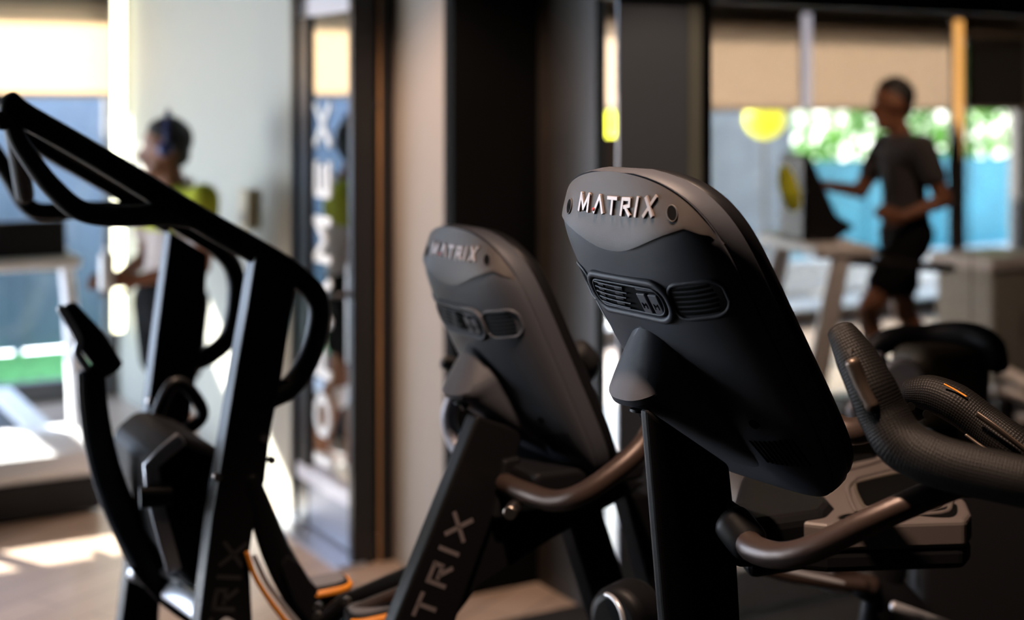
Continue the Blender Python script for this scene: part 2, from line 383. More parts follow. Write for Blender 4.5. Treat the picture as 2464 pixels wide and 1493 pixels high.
# partition: grey column, aluminium edge, black mullion, tinted glass
G0 = pl(1700, 500, (.65, 4.75), BX)
PX = frame_mtx(V((G0.x, G0.y, 0)), BX, NIN, UP)
def part_x(px): return (pl(px, 500, (G0.x, G0.y), BX) - V((G0.x, G0.y, CH))).dot(BX)
xa, xb, xc, xd = part_x(1485), part_x(1652), part_x(1690), part_x(2336)
struct(box('column_grey', ((xa + xb) / 2, .0, 1.5), (xb - xa, .012, 3), grey_col, xf=PX, bv=.002))
struct(box('trim_1', ((xb + xc) / 2, -.02, 1.5), (xc - xb, .07, 3), alum, xf=PX, bv=.003))
struct(box('trim_2', ((xc + .0), 0, 1.5), (.03, .06, 3), blackframe, xf=PX))
struct(box('trim_3', ((xc + xd) / 2 + .3, 0, 2.55), (xd - xc + 2.2, .08, .92), mat('dark_olive_panel', (.035, .034, .026), .6), xf=PX))
struct(box('trim_4', (xd + .0, 0, 2.55), (.05, .09, .92), blackframe, xf=PX))
gl = struct(box('window_9', ((xc + xd) / 2, 0, 1.05), (xd - xc - .0, .012, 2.08), tinted, xf=PX))
gl2 = struct(box('window_10', (xd + .63, 0, 1.05), (1.25, .012, 2.08), tinted, xf=PX))
struct(box('wall_partition_end', (xd + 2.9, 0, 1.5), (3.3, .1, 3), room_dark, xf=PX))

# door: black stile, reflective glass, white lower rail, handle, vertical lettering
DX = frame_mtx(rpt(-.012, 0, 0), NIN, UP, -BX)      # x along the door wall, y up, z out of the wall
ya, yb, yc, ye = room_y(722), room_y(737), room_y(757), room_y(870)
def dbit(x0, x1, z0, z1, d0=0, d1=.05): return bit_box(((x0 + x1) / 2, (z0 + z1) / 2, (d0 + d1) / 2), (x1 - x0, z1 - z0, d1 - d0), DX)
ztop = 2.19
door = struct(merge([dbit(ya, ya + .03, 0, 2.24, -.04, .03), dbit(yd1 - .035, yd1, 0, 2.24, -.04, .05), dbit(ya, yd1, 2.2, 2.24, -.04, .03)], 'door_1', blackframe))
struct(merge([dbit(ya - .1, yd1 + .02, 0, .012, 0, .12)], 'door_sill', mat('sill_metal', (.45, .5, .6), .3, metal=.7))).parent = door
leaf = merge([dbit(yb, yc, .0, ztop, -.02, .02), dbit(ye - .012, ye, .0, ztop, -.02, .02)], 'door_stile', blackframe, door)
merge([dbit(yb, ye, .02, .20, -.015, .015)], 'kick_plate', mat('kick_plate_metal', (.32, .36, .45), .3, metal=.5), door)
merge([dbit(yb, ye, .20, .26, -.02, .03)], 'bottom_rail', mat('pale_rail_metal', (.7, .72, .8), .3, metal=.4), door)
merge([dbit(yb, ye, 2.11, ztop, -.02, .02)], 'top_rail', mat('pale_rail_metal', (.7, .72, .8), .3, metal=.4), door)
merge([dbit(yc, ye - .012, .26, 2.11, -.004, .004)], 'door_glass', mirror, door)
hz = 1.02
hb = merge([dbit(ye - .008, ye + .012, hz - .26, hz + .12, .02, .05)], 'handle_plate', chrome, door)
sweep('lever', [DX @ V((ye, hz, .04)), DX @ V((ye, hz, .09)), DX @ V((ye - .12, hz, .095))], .011, blackframe, hb, smooth_path=False)
yl = (yc + .012); lt = []
letters('door_lettering', 'IOPAMEX', .16, .085, .034, lambda x, y, t_: DX @ V((yl + .19 - y * .9, 1.02 + x, .006 + t_)), 0, .003, mat('frosted_letter_film', (.78, .8, .8), .6), door, GLY_UP)
# brown reveal right of the door
yw0, yw1 = yd1, 3.66
struct(box('trim_5', (.06, (yw0 + yw1) / 2, 1.5), (.03, yw1 - yw0, 3), wood, xf=RX))
struct(box('trim_6', (.035, (yw0 + yw1) / 2, 1.745), (.02, yw1 - yw0, .03), blackframe, xf=RX))
struct(box('trim_7', (.08, 3.655, 1.5), (.05, .012, 3), blackframe, xf=RX))
# thermostat and pale sticker on the cream wall
p = pl(612, 500, K, NIN)
tp = thing('wall_intercom', p, 'small cream box on the wall between the man and the glass door', 'intercom')
yy = (p - K).dot(NIN); prism('housing', [(yy - .06, 1.18), (yy + .06, 1.18), (yy + .06, 1.36), (yy - .06, 1.36)], .0, .045, mat('intercom_plastic', (.5, .42, .28), .5), tp, xf=DX, bv=.01)
prism('speaker_panel', [(yy - .035, 1.21), (yy + .035, 1.21), (yy + .035, 1.26), (yy - .035, 1.26)], .045, .049, mat('intercom_grille', (.3, .26, .2), .6), tp, xf=DX)

# ------------------------------------------------------------------ outdoors
struct(box('ground', (0, -8.2, -.11), (30, 16, .08), mat('garden_paving', (.55, .53, .5), .8, var=.1), xf=RX))
gr = box('grass', (-2.5, -.87, -.03), (6.7, 1.52, .1), mat('grass_green', (.06, .22, .05), .9, var=.5, vscale=20), xf=RX); tag(gr, 'green turf strip outside the left window below the blue fence', 'grass', kind='stuff')
def fence(x0, x1, y, h, m, lab, grp=None):
    p = rpt((x0 + x1) / 2, y, 0); f = thing('garden_fence', p, lab, 'fence', grp)
    n = int((x1 - x0) / 1.0)
    for i in range(n):
        a = x0 + (x1 - x0) * i / n; b_ = x0 + (x1 - x0) * (i + 1) / n
        merge([bit_box(((a + b_) / 2 + (q - 3.5) * (b_ - a - .06) / 8, y, h / 2), ((b_ - a - .07) / 8, .025, h - .06), RX) for q in range(8)], 'panel', m, f)
    for i in range(n + 1): box('post', (x0 + (x1 - x0) * i / n, y, h / 2), (.06, .07, h), m, f, xf=RX)
fence(-6, .9, -1.7, 2.6, mat('dark_blue_fence', (.10, .155, .25), .5, var=.3, vscale=.8), 'dark blue panel fence outside the left window')
fence(wx(1895, -2.2), 12.5, -2.2, 1.2, mat('sky_blue_fence', (.04, .30, .42), .5, var=.2, vscale=2), 'bright blue low fence under the hedge, seen through the right window')
lw = box('garden_wall', (8.5, -1.7, .12), (7, .25, .3), mat('white_render', (.75, .75, .74), .8), xf=RX); tag(lw, 'low white wall at the foot of the blue fence', 'wall')
# pale grey screen left of the hedge
fence(wx(1590, -2.0), wx(1895, -2.0), -2.0, 2.1, mat('pale_grey_cladding', (.30, .36, .42), .6, var=.15, vscale=3), 'pale grey board fence behind the glowing yellow ball')
# hedge made of leaves with gaps the sky shows through
leafm = blind_mat('hedge_leaf', (.16, .36, .08), .5)
def leafy(name, x0, x1, y0, y1, z0, z1, n, size, lab, cat):
    vs_, fs = [], []
    for i in range(n):
        c = V((random.uniform(x0, x1), random.uniform(y0, y1), 0)); u = random.random(); c.z = z0 + (z1 - z0) * u ** .9
        if math.sin(c.x * 3.1 + c.z * 5) + math.sin(c.x * 7.3 - c.z * 4.1) > .75: continue
        a = V((random.gauss(0, 1), random.gauss(0, 1), random.gauss(0, 1))).normalized(); b_ = a.orthogonal().normalized(); s = size * random.uniform(.6, 1.3)
        k = len(vs_); vs_ += [c - a * s, c - a * s * .2 + b_ * s * .38, c + a * s, c - a * s * .2 - b_ * s * .38]; fs += [(k, k + 1, k + 2), (k, k + 2, k + 3)]
    for i in range(int((x1 - x0) * 3)):
        x = x0 + (i + .5) / 3; pz = 0.0
        vb, fb = bit_box((x, (y0 + y1) / 2, z1 * .42), (.025, .025, z1 * .84)); k = len(vs_); vs_ += vb; fs += [tuple(q + k for q in f) for f in fb]
    o = mesh_obj(name, vs_, fs, leafm, smooth=False, xf=RX); tag(o, lab, cat); return o
leafy('hedge', wx(1890, -2.5), 12.5, -3.0, -2.35, .9, 2.5, 6200, .075, 'sparkling green hedge above the blue fence outside the right windows', 'hedge')
def glow_ball(px, py, d, r, lab):
    p = ip(px, py, d); t_ = thing('glowing_yellow_ball', V((p.x, p.y, -.07)), lab, 'glow_ball', 'yellow balls with added glow')
    ym = mat('yellow_added_glow', (.8, .8, .03), .5, emit=(.95, 1, .05), estr=3.2)  # emission added for a bright yellow shape outside that is no known lamp
    n = 20; vs_, fs = [], []
    for i in range(11):
        th = math.pi * i / 10
        for j in range(n): vs_.append(p + V((math.sin(th) * math.cos(2 * math.pi * j / n) * r, math.sin(th) * math.sin(2 * math.pi * j / n) * r, math.cos(th) * r)))
    for i in range(10):
        for j in range(n): fs.append((i * n + j, i * n + (j + 1) % n, (i + 1) * n + (j + 1) % n, (i + 1) * n + j))
    mesh_obj('glow_sphere', vs_, fs, ym, t_)
    sweep('post', [V((p.x, p.y, -.07)), V((p.x, p.y, p.z - r * .9))], .018, frame_m, t_, smooth_path=False)
    disc('foot', V((p.x, p.y, -.06)), UP, .12, .02, frame_m, t_)
glow_ball(1840, 286, 11.6, .165, 'round yellow ball with added glow under the tan blind beside the black machine')
glow_ball(1462, 292, 11.4, .15, 'round yellow ball with added glow seen in the gap left of the grey column')
bd = rpt(3.0, 1.6, 0)
br_ = thing('folding_screen', ip(1455, 690, 7.2) * 1, 'dark brown upright panel in the gap left of the grey column', 'screen')
pp_ = ip(1450, 512, 7.2); xs_ = frame_mtx(V((pp_.x, pp_.y, 0)), BX, NIN, UP)
box('panel', (0, 0, 1.2), (.62, .03, .76), brown_wall, br_, xf=xs_, bv=.008)
for s in (-1, 1): box('leg', (s * .28, 0, .43), (.03, .04, .86), brown_wall, br_, xf=xs_)
br_.location = (pp_.x, pp_.y, 0); PINV[br_.name] = Matrix.Translation(br_.location).inverted()
for ch in br_.children: ch.matrix_parent_inverse = PINV[br_.name]
# unseen ceiling lamps; those over the walker and grey column are added for light
for k, (p_, e_, a_, aim_) in enumerate(LAMPS):
    t_ = thing('ceiling_and_fill_lamp', V(p_), 'round ceiling downlight out of view, some of them added to brighten', 'lamp', 'ceiling downlights')
    sweep('trim_ring', [V(p_) + V((.07 * math.cos(a * math.pi / 8), .07 * math.sin(a * math.pi / 8), .0)) for a in range(16)], .012, white, t_, closed=True, k=3)
    disc('lamp_body', V(p_) + V((0, 0, .04)), UP, .065, .08, black, t_)
# ------------------------------------------------------------------ the console of the exercise bikes
# console frame: u across, v up along the screen, w out of the back (towards the machine's nose)
SA, SB, SV, SN = .187, .306, .012, 5.6
def warp(u, vw): return vw - 1.35 * u * u * max(0, vw) / .28
def unwarp(u, v):
    vw = v
    for _ in range(6): vw = v + 1.35 * u * u * max(0, vw) / .28
    return vw
def prof(v):
    P_ = [(-.28, .035), (-.2, .045), (-.1, .060), (0, .068), (.08, .070), (.14, .068), (.19, .067), (.22, .067), (.32, .064)]
    if v <= P_[0][0]: return P_[0][1]
    for (a, x), (b_, y) in zip(P_, P_[1:]):
        if v <= b_: return x + (y - x) * (v - a) / (b_ - a)
    return P_[-1][1]
def srad(u, vw): return (abs(u / SA) ** SN + abs((vw - SV) / SB) ** SN) ** (1 / SN)
def lip(u):
    a_ = abs(u); return .212 + .030 * (1 - math.cos(math.pi * min(a_, .15) / .15)) / 2 - .95 * max(0, a_ - .150)
def crease_top(u): return warp(u, SV + SB * max(0, 1 - (min(abs(u), SA) / SA) ** SN) ** (1 / SN))
def cap_w(u, v):
    vb, vt = lip(u), crease_top(u) - .001
    q = min(1, max(0, (v - vb) / max(.004, vt - vb)))
    return (shell_w0(u, vb) + .005 * max(0, 1 - (abs(u) / .182) ** 3)) * (1 - q ** 1.18) + .001
def shell_w(u, v):
    w_ = shell_w0(u, v)
    k_ = (v - lip(u) + .006) / .006
    if k_ > 0: w_ = w_ + (min(w_, cap_w(u, v) - .004) - w_) * min(1, k_)
    return max(0, w_)
def shell_w0(u, v):
    s = min(.9995, srad(u, unwarp(u, v)))
    hx = (u / SA) ** 2
    return prof(v) * (1 - s ** 3.2) ** .55 * (1 - .18 * hx)
def perim(n):
    out = []
    for i in range(n):
        th = 2 * math.pi * (i + .5) / n; c, s = math.cos(th), math.sin(th)
        out.append((math.copysign(abs(c) ** (2 / SN), c) * SA, SV + math.copysign(abs(s) ** (2 / SN), s) * SB))
    return out
greym2 = mat('dark_grey_rib', (.03, .03, .034), .5)
def console(parent, X):
    f = lambda u, v, w_: X @ V((u, v, w_))
    n = 120; per = perim(n)
    # back shell
    vs_, fs = [], []; ss = [math.sin(k / 34 * math.pi / 2) for k in range(1, 35)]; ss[-1] = 1.0
    vs_.append(f(0, SV, shell_w(0, SV)))
    for s in ss:
        for (pu, pv) in per:
            u = pu * s; vw = SV + (pv - SV) * s; v = warp(u, vw)
            wv = shell_w(u, v) if s < .9999 else 0
            vs_.append(f(u, v, wv))
    for i in range(n): fs.append((0, 1 + i, 1 + (i + 1) % n))
    for r_ in range(len(ss) - 1):
        for i in range(n): fs.append((1 + r_ * n + i, 1 + (r_ + 1) * n + i, 1 + (r_ + 1) * n + (i + 1) % n, 1 + r_ * n + (i + 1) % n))
    base = 1 + (len(ss) - 1) * n; k = len(vs_)
    for (pu, pv) in per: vs_.append(f(pu * .985, warp(pu, SV + (pv - SV) * .985), -.004))
    for i in range(n): fs.append((base + i, k + i, k + (i + 1) % n, base + (i + 1) % n))
    sh = mesh_obj('back_shell', vs_, fs, shellm, parent); smooth_by_angle(sh, 50)
    # housing behind the crease and the front bezel
    def band(name, lv, m):
        vs_, fs = [], []
        for (sc, w_) in lv:
            for (pu, pv) in per:
                vv = warp(pu * sc, SV + (pv - SV) * sc); vs_.append(f(pu * sc, vv + .45 * w_ * max(0, vv / .3) ** 2, w_))
        for r_ in range(len(lv) - 1):
            for i in range(n): fs.append((r_ * n + i, r_ * n + (i + 1) % n, (r_ + 1) * n + (i + 1) % n, (r_ + 1) * n + i))
        fs.append(tuple(range(n))); fs.append(tuple((len(lv) - 1) * n + i for i in range(n)))
        o = mesh_obj(name, vs_, fs, m, parent); smooth_by_angle(o, 40); return o
    band('side_housing', [(.97, -.003), (.995, -.003), (1.005, -.007), (1.010, -.02), (1.010, -.033), (1.004, -.037), (.98, -.037)], shellm)
    bz = band('front_bezel', [(.97, -.038), (.990, -.038), (.998, -.041), (.998, -.050), (.985, -.060), (.95, -.065), (.90, -.066), (.88, -.062)], black)
    prism('display', [(-.15, -.13), (.15, -.13), (.155, .19), (-.155, .19)], -.068, -.062, screen, parent, X, bv=.003)
    # badge panel: the raised cap with the lettering, its lower lip a shallow smile
    nu, nv = 56, 22; vs_, fs = [], []
    for i in range(nu + 1):
        u = -.180 + .360 * i / nu
        vt = crease_top(u) - .002; vb = min(lip(u), vt - .002)
        for j in range(nv + 1):
            v = vb + (vt - vb) * j / nv
            vs_.append((u, v, cap_w(u, v)))
    for i in range(nu):
        for j in range(nv): a = i * (nv + 1) + j; fs.append((a, a + nv + 1, a + nv + 2, a + 1))
    m0 = len(vs_)
    for i in range(nu + 1):
        u, v, w_ = vs_[i * (nv + 1)]; vs_.append((u, v - .0015, w_ - .009))
    for i in range(nu): fs.append((i * (nv + 1), m0 + i, m0 + i + 1, (i + 1) * (nv + 1)))
    pn = mesh_obj('badge_panel', vs_, fs, capm, parent, xf=X); smooth_by_angle(pn, 40)
    # lettering on the panel
    def on(u, v, t_):
        w_ = cap_w(u, v); e = .003
        dn = V((-(cap_w(u + e, v) - cap_w(u - e, v)) / (2 * e), -(cap_w(u, v + e) - cap_w(u, v - e)) / (2 * e), 1)).normalized()
        return X @ (V((u, v, w_)) + dn * t_)
    lt = letters('badge_lettering', 'MATRIX', .0215, .0118, .0054, lambda x, y, t_: on(x + .012, .263 + y, t_), -.001, .0032, letterm, pn)
    bevel(lt, .0007, 2)
    disc('red_dot', on(-.0375, .2665, .002), X.to_3x3() @ V((0, .3, 1)), .0026, .006, redm, lt, n=12)
    for s in (-1, 1):
        c = on(.009 + s * .121, .263, .0004); nn = (on(.009 + s * .121, .263, .01) - on(.009 + s * .121, .263, 0)).normalized()
        hole = disc('screw_recess', c, nn, .0078, .0012, deepblack, pn, n=24)
        a = (X.to_3x3() @ V((0, 1, 0))); a = (a - nn * a.dot(nn)).normalized(); b_ = nn.cross(a)
        sweep('recess_rim', [c + (a * math.cos(q * math.pi / 8) * 1.45 + b_ * math.sin(q * math.pi / 8)) * .0082 for q in range(16)], .0011, capm, hole, n=8, closed=True, k=2)
        disc('recess_lobe', c + a * .0035, nn, .0075, .0014, deepblack, hole, n=24); disc('recess_lobe', c - a * .0035, nn, .0075, .0014, deepblack, hole, n=24)
    # stadium vents following the back shell
    def sw(u, v, t_=0): return f(u, v, shell_w(u, v) + t_)
    def stadium(u0, u1, v0, v1, r_, k_=8):
        pts = []
        for (cu, cv, a0) in ((u1 - r_, v1 - r_, 0), (u0 + r_, v1 - r_, 90), (u0 + r_, v0 + r_, 180), (u1 - r_, v0 + r_, 270)):
            for q in range(k_ + 1):
                a = R(a0 + 90 * q / k_); pts.append((cu + r_ * math.cos(a), cv + r_ * math.sin(a)))
        return pts
    def plate(name, pts, t0, m, par):
        # polygon filled on the shell by rings towards its centre
        cu = sum(p_[0] for p_ in pts) / len(pts); cv = sum(p_[1] for p_ in pts) / len(pts); vs_, fs = [], []; nn_ = len(pts)
        for s in (1, .85, .7, .5, .3, .12):
            for p_ in pts: u, v = cu + (p_[0] - cu) * s, cv + (p_[1] - cv) * s; vs_.append(sw(u, v, t0))
        for r_ in range(5):
            for i in range(nn_): fs.append((r_ * nn_ + i, r_ * nn_ + (i + 1) % nn_, (r_ + 1) * nn_ + (i + 1) % nn_, (r_ + 1) * nn_ + i))
        fs.append(tuple(5 * nn_ + i for i in range(nn_)))
        return mesh_obj(name, vs_, fs, m, par)
    def ring(name, pts, r_, lift, m, par, fl=(1, 1)):
        P_ = [sw(u, v, lift) for u, v in pts]
        return sweep(name, P_, r_, m, par, n=10, closed=True, smooth_path=False)
    U0, U1, V0, V1 = -.104, .080, .098, .156
    vm = plate('port_recess', stadium(U0, U1, V0, V1, .026), .0012, deepblack, sh)
    ring('vent_surround', stadium(U0 - .004, U1 + .004, V0 - .004, V1 + .004, .03), .0062, .001, shellm, sh)
    ring('vent_inner_ring', stadium(U0 + .007, U1 - .007, V0 + .007, V1 - .005, .02), .0018, .004, shellm, vm)
    for j in range(5):
        v = V0 + .0115 + j * .0092; ub = -.012 + .006 * (j % 2); ua = U0 + .012 + abs(j - 2) * .0025
        sweep('louvre', [sw(ua + (ub - ua) * q / 6, v, .0042) for q in range(7)], .0017, shellm, vm, n=8, flat=(1.0, .8), upv=X.to_3x3() @ V((0, 1, 0)), k=2)
    for j in range(4):
        v = V0 + .016 + j * .0092
        for (q0, q1) in ((-.090, -.076), (-.045, -.026)):
            sweep('louvre_rib', [sw(q0 + j * .003, v, .0022), sw(q1 + j * .003, v, .0022)], .0038, greym2, vm, n=6, flat=(1, .3), upv=X.to_3x3() @ V((0, 1, 0)), smooth_path=False)
    for q in range(2):
        uc = .030 + q * .026; tb = []
        c0 = sw(uc, .124, .003); zx = (sw(uc + .003, .124) - sw(uc - .003, .124)).normalized(); yx = X.to_3x3() @ V((0, 1, 0)); zz = zx.cross(yx).normalized()
        px_ = frame_mtx(c0, zx, zz.cross(zx), zz)
        tab = box('port_cover', (0, 0, .0), (.019, .036, .005), greym, vm, xf=px_, bv=.0015)
        sweep('tab_mark', [px_ @ V(a_) for a_ in ((-.004, -.008, .003), (-.004, .002, .003), (0, -.003, .003), (.004, .002, .003), (.004, -.008, .003))], .0006, deepblack, tab, n=6, smooth_path=False)
    plate('port_legend_strip', stadium(.018, .068, .1455, .1525, .003, 3), .003, greym, vm)
    # side vents: rows of slots on both flanks
    for s in (-1, 1):
        us = .086 if s > 0 else .112; ue = .172 if s > 0 else .166
        ring('side_vent_surround', [(s * a, b_) for a, b_ in stadium(us, ue, .097, .158, .022)], .0035, .0, shellm, sh)
        for j in range(6):
            v = .107 + j * .0085; e_ = ue - .01 - abs(j - 2.5) * .002
            sweep('vent_slot', [sw(s * (us + .008 + (e_ - us - .008) * q / 5), v, .0006) for q in range(6)], .0026, deepblack, sh, n=8, flat=(1, .35), upv=X.to_3x3() @ V((0, 1, 0)), k=2)
    # sticker on the far flank
    plate('rating_sticker', [(-.158, .085), (-.132, .083), (-.140, .01), (-.154, .005)], .0012, stickerm, sh)
    # lower back: screw hole and slanted louvres on the near flank
    disc('screw_recess', sw(.118, -.107, .001), X.to_3x3() @ V((.2, 0, 1)), .0085, .002, deepblack, sh, n=20)
    for q in range(9):
        u = .085 + q * .0095
        sweep('vent_slot', [sw(u, -.142 - abs(q - 7) * .001, .0008), sw(u + .002, -.2, .0008)], .0022, deepblack, sh, n=8, flat=(.45, 1), upv=X.to_3x3() @ V((0, 0, 1)), smooth_path=False)
    # neck cover: the wedge that grows out of the shell and swallows the mast
    vs_, fs = [], []; L = 30; m_ = 36
    lv = []
    for i in range(L + 1):
        v = .068 - .33 * i / L
        if v > .005: q = (.068 - v) / .063; wf = .070 + (.158 - .070) * q; U_ = .030 + .043 * q ** .7
        elif v > -.012: wf = .162; U_ = .073
        else: q = (-.012 - v) / .22; wf = .154 - .125 * q; U_ = .073 + .016 * q
        lv.append((v, wf, U_))
    lv.insert(0, (.0735, .0695, .022)); lv.insert(0, (.0775, .064, .010))
    for (v, wf, U_) in lv:
        for j in range(m_ + 1):
            a = math.pi * j / m_; cu = math.copysign(abs(math.cos(a)) ** .8, math.cos(a)) * U_; g_ = abs(math.sin(a)) ** .62
            w0 = .01; vs_.append(f(cu - .014, v - .004 * (1 - g_), w0 + (wf - w0) * g_))
    for i in range(len(lv) - 1):
        for j in range(m_): a = i * (m_ + 1) + j; fs.append((a, a + 1, a + m_ + 2, a + m_ + 1))
    fs.append(tuple(range(m_ + 1))); fs.append(tuple((len(lv) - 1) * (m_ + 1) + j for j in range(m_ + 1)))
    nk = mesh_obj('neck_cover', vs_, fs, shellm, parent); smooth_by_angle(nk, 38)
    disc('cable_port', f(0, -.028, .147), X.to_3x3() @ V((0, -.82, .57)), .016, .004, black, nk, n=20)
    box('port_plug', (0, -.036, .144), (.013, .012, .012), black, nk, xf=X, bv=.001)
    return sh

def console_frame(c0, alpha, tau):
    a, t_ = R(alpha), R(tau)
    fr = V((-math.sin(a), -math.cos(a), 0)); u = V((math.cos(a), -math.sin(a), 0))
    return frame_mtx(c0, u, UP * math.cos(t_) + fr * math.sin(t_), fr * math.cos(t_) - UP * math.sin(t_)), fr, u

def grip_handles(): pass

# ---------------------------------------------------------------- near bike
C1 = ip(1671, 814, 2.25)
X1, F1, U1v = console_frame(C1, 56, 31.7)
b1 = thing('exercise_bike', V((C1.x, C1.y, 0)) + F1 * .1, 'nearest black exercise bike with a sharp grey console back and mesh-grip handles', 'exercise bike', 'exercise bikes in a row')
console(b1, X1)
mc = V((C1.x, C1.y, 0)) + F1 * .075
MX = frame_mtx(mc, -F1, UP, U1v)                     # x back towards the rider, y up, z to the near side
def m1(px, py, off=0):
    q = pl(px, py, (mc.x, mc.y), F1, off); return q
def loc(q, M_): return M_.inverted() @ q
def slabpts(pix, M_, base, dr, off): return [tuple((M_.inverted() @ pl(x, y, (base.x, base.y), dr, off))[:2]) for x, y in pix]
nrm1 = V((F1.y, -F1.x, 0))
sgn = 1 if nrm1.dot(U1v) > 0 else -1
pts = slabpts([(1562, 985), (1760, 1120), (1771, 1230), (1786, 1493), (1815, 2300), (1650, 2300), (1604, 1493)], MX, mc, F1, sgn * .04)
ms = prism('mast', pts, .012, .04, powder, b1, MX, bv=.010, seg=4)
# main frame down to the floor, mostly below the picture
sweep('base_frame', [mc - F1 * -.25 + UP * .09, mc - F1 * .3 + UP * .1, mc - F1 * .95 + UP * .09], .045, powder, b1, smooth_path=False)
for s in (-.25, -1.2 + .25):
    pass
for dx in (.25, -.95):
    bq = mc + F1 * dx + UP * .045; sweep('foot_bar', [bq - U1v * .28, bq + U1v * .28], .04, powder, b1, smooth_path=False)
pf = mc - F1 * .35 + UP * .38
disc('flywheel_cover', pf, U1v, .24, .12, black, b1, n=48, bv=.03)
# mast clamp
prism('mast_clamp', slabpts([(1740, 1190), (1800, 1230), (1815, 1366), (1775, 1366), (1765, 1300)], MX, mc, F1, sgn * .05), -.06, .055, black, b1, MX, bv=.008)
# storage tray behind the console
zt = None
def tr(px, py, z):                                   # the point of the level plane z seen at a pixel
    ray = V(((px - 1232) / FPX, 1, -(py - HOR) / FPX)); k_ = (z - CH) / ray.z; return V((0, 0, CH)) + ray * k_
TZ = 1.02
corner = [(1700, 1275), (1740, 1160), (2040, 1092), (2150, 1093), (2330, 1200), (2338, 1245), (1985, 1272)]
TP = [tr(x, y, TZ) for x, y in [(1775, 1240), (1800, 1165), (1960, 1105), (2160, 1092), (2325, 1205), (2338, 1235), (2325, 1252), (1990, 1262)]]
TM = frame_mtx(V((0, 0, 0)), V((1, 0, 0)), V((0, 1, 0)), UP)
tpx = [(p_.x, p_.y) for p_ in TP]
cx_ = sum(p_[0] for p_ in tpx) / len(tpx); cy_ = sum(p_[1] for p_ in tpx) / len(tpx)
tray = prism('storage_tray', tpx, TZ - .05, TZ, mat('warm_grey_tray', (.13, .11, .105), .5, bump=.3, bscale=700), b1, TM, bv=.009, seg=3)
prism('tray_underside', [((x - cx_) * .99 + cx_, (y - cy_) * .99 + cy_) for x, y in tpx], TZ - .088, TZ - .048, black, b1, TM, bv=.012)
def level_poly(pix, z): return [(tr(x, y, z).x, tr(x, y, z).y) for x, y in pix]
def rounded(P_, k=3): return [(p_.x, p_.y) for p_ in catmull([V((a, b_, 0)) for a, b_ in P_], k, True)]
def ring_on(name, pix, z, r_, m, par): return sweep(name, [V((a, b_, z)) for a, b_ in rounded(level_poly(pix, z), 4)], r_, m, par, n=10, closed=True, smooth_path=False)
cup = [(2058, 1172), (2075, 1158), (2200, 1130), (2216, 1129), (2228, 1135), (2262, 1180), (2268, 1205), (2240, 1224), (2110, 1222), (2085, 1222), (2072, 1208)]
prism('phone_recess', rounded(level_poly(cup, TZ + .001)), TZ - .001, TZ + .0012, deepblack, tray, TM)
ring_on('recess_rim', [(2040, 1180), (2052, 1160), (2075, 1147), (2200, 1117), (2222, 1117), (2246, 1130), (2284, 1178), (2288, 1215), (2262, 1236), (2110, 1240), (2062, 1236)], TZ + .001, .0045, tray.data.materials[0], tray)
ring_on('inner_rim', cup, TZ + .0015, .0028, mat('tray_rim', (.10, .085, .07), .45), tray)
sl = [(2270, 1222), (2300, 1214), (2303, 1235), (2285, 1245), (2232, 1243), (2215, 1238)]
prism('key_recess', rounded(level_poly(sl, TZ + .001)), TZ - .001, TZ + .0012, deepblack, tray, TM)
prism('rear_slot', level_poly([(1990, 1115), (2035, 1096), (2095, 1094), (2110, 1101), (2040, 1116)], TZ + .001), TZ - .001, TZ + .0012, deepblack, tray, TM)
sweep('tray_ridge', [tr(x, y, TZ + .002) for x, y in [(2020, 1135), (2080, 1121), (2145, 1101), (2160, 1104), (2215, 1122)]], .004, tray.data.materials[0], tray, n=8)
# dark textured deck under the console, joining tray to mast
dk = prism('tray_neck', level_poly([(1762, 1240), (1780, 1170), (1830, 1158), (1960, 1180), (2010, 1240), (1990, 1262), (1800, 1290)], TZ - .01), TZ - .09, TZ + .012, black, b1, TM, bv=.02)
# handlebar: low tube, mesh grips, metal pulse plates
def P(px, py, d): return ip(px, py, d)
lowbar = sweep('handlebar', [P(1790, 1290, 2.12), P(1815, 1322, 2.06), P(1880, 1338, 2.0), P(1960, 1320, 1.96), P(2080, 1262, 1.93), P(2200, 1208, 1.92), P(2320, 1160, 1.93), P(2420, 1125, 1.95)], [.021, .0205, .0185, .0185, .0185, .0185, .0185, .0185], bronze, b1)
sweep('handlebar_clamp', [P(1765, 1262, 2.12), P(1800, 1305, 2.10)], .03, black, b1, smooth_path=False)
ga = sweep('near_grip', [P(2026, 800, 2.0), P(2060, 860, 1.98), P(2098, 935, 1.96), P(2130, 1005, 1.95), P(2175, 1070, 1.93), P(2260, 1112, 1.90), P(2370, 1140, 1.87), P(2500, 1168, 1.84), P(2640, 1190, 1.82)],
           [.0185, .026, .030, .031, .032, .030, .029, .028, .028], weave, b1, n=28, flat=(1.0, 1.18), upv=(.35, -.9, .2), uv=True, k=10)
sweep('pulse_plate', [P(2052, 874, 1.945), P(2072, 925, 1.94), P(2099, 978, 1.93)], .0105, platem, ga, n=16)
disc('plate_screw', P(2046, 846, 1.95), (-.7, -.7, .1), .004, .004, platem, ga, n=12)
gb = sweep('far_grip', [P(2194, 945, 2.32), P(2240, 948, 2.30), P(2300, 972, 2.27), P(2370, 1022, 2.24), P(2450, 1080, 2.2), P(2560, 1150, 2.17), P(2700, 1230, 2.14)],
           [.022, .029, .031, .030, .031, .031, .03], weave, b1, n=28, flat=(1.05, 1.0), upv=(.1, -.5, .9), uv=True, k=10)
for (a_, c_) in (((2190, 975), (2196, 983)), ((2228, 994), (2234, 1001))):
    disc('grip_hole', P(a_[0] + 2, a_[1] + 4, 2.275), (-.1, -1, .1), .0065, .004, deepblack, gb, n=16)
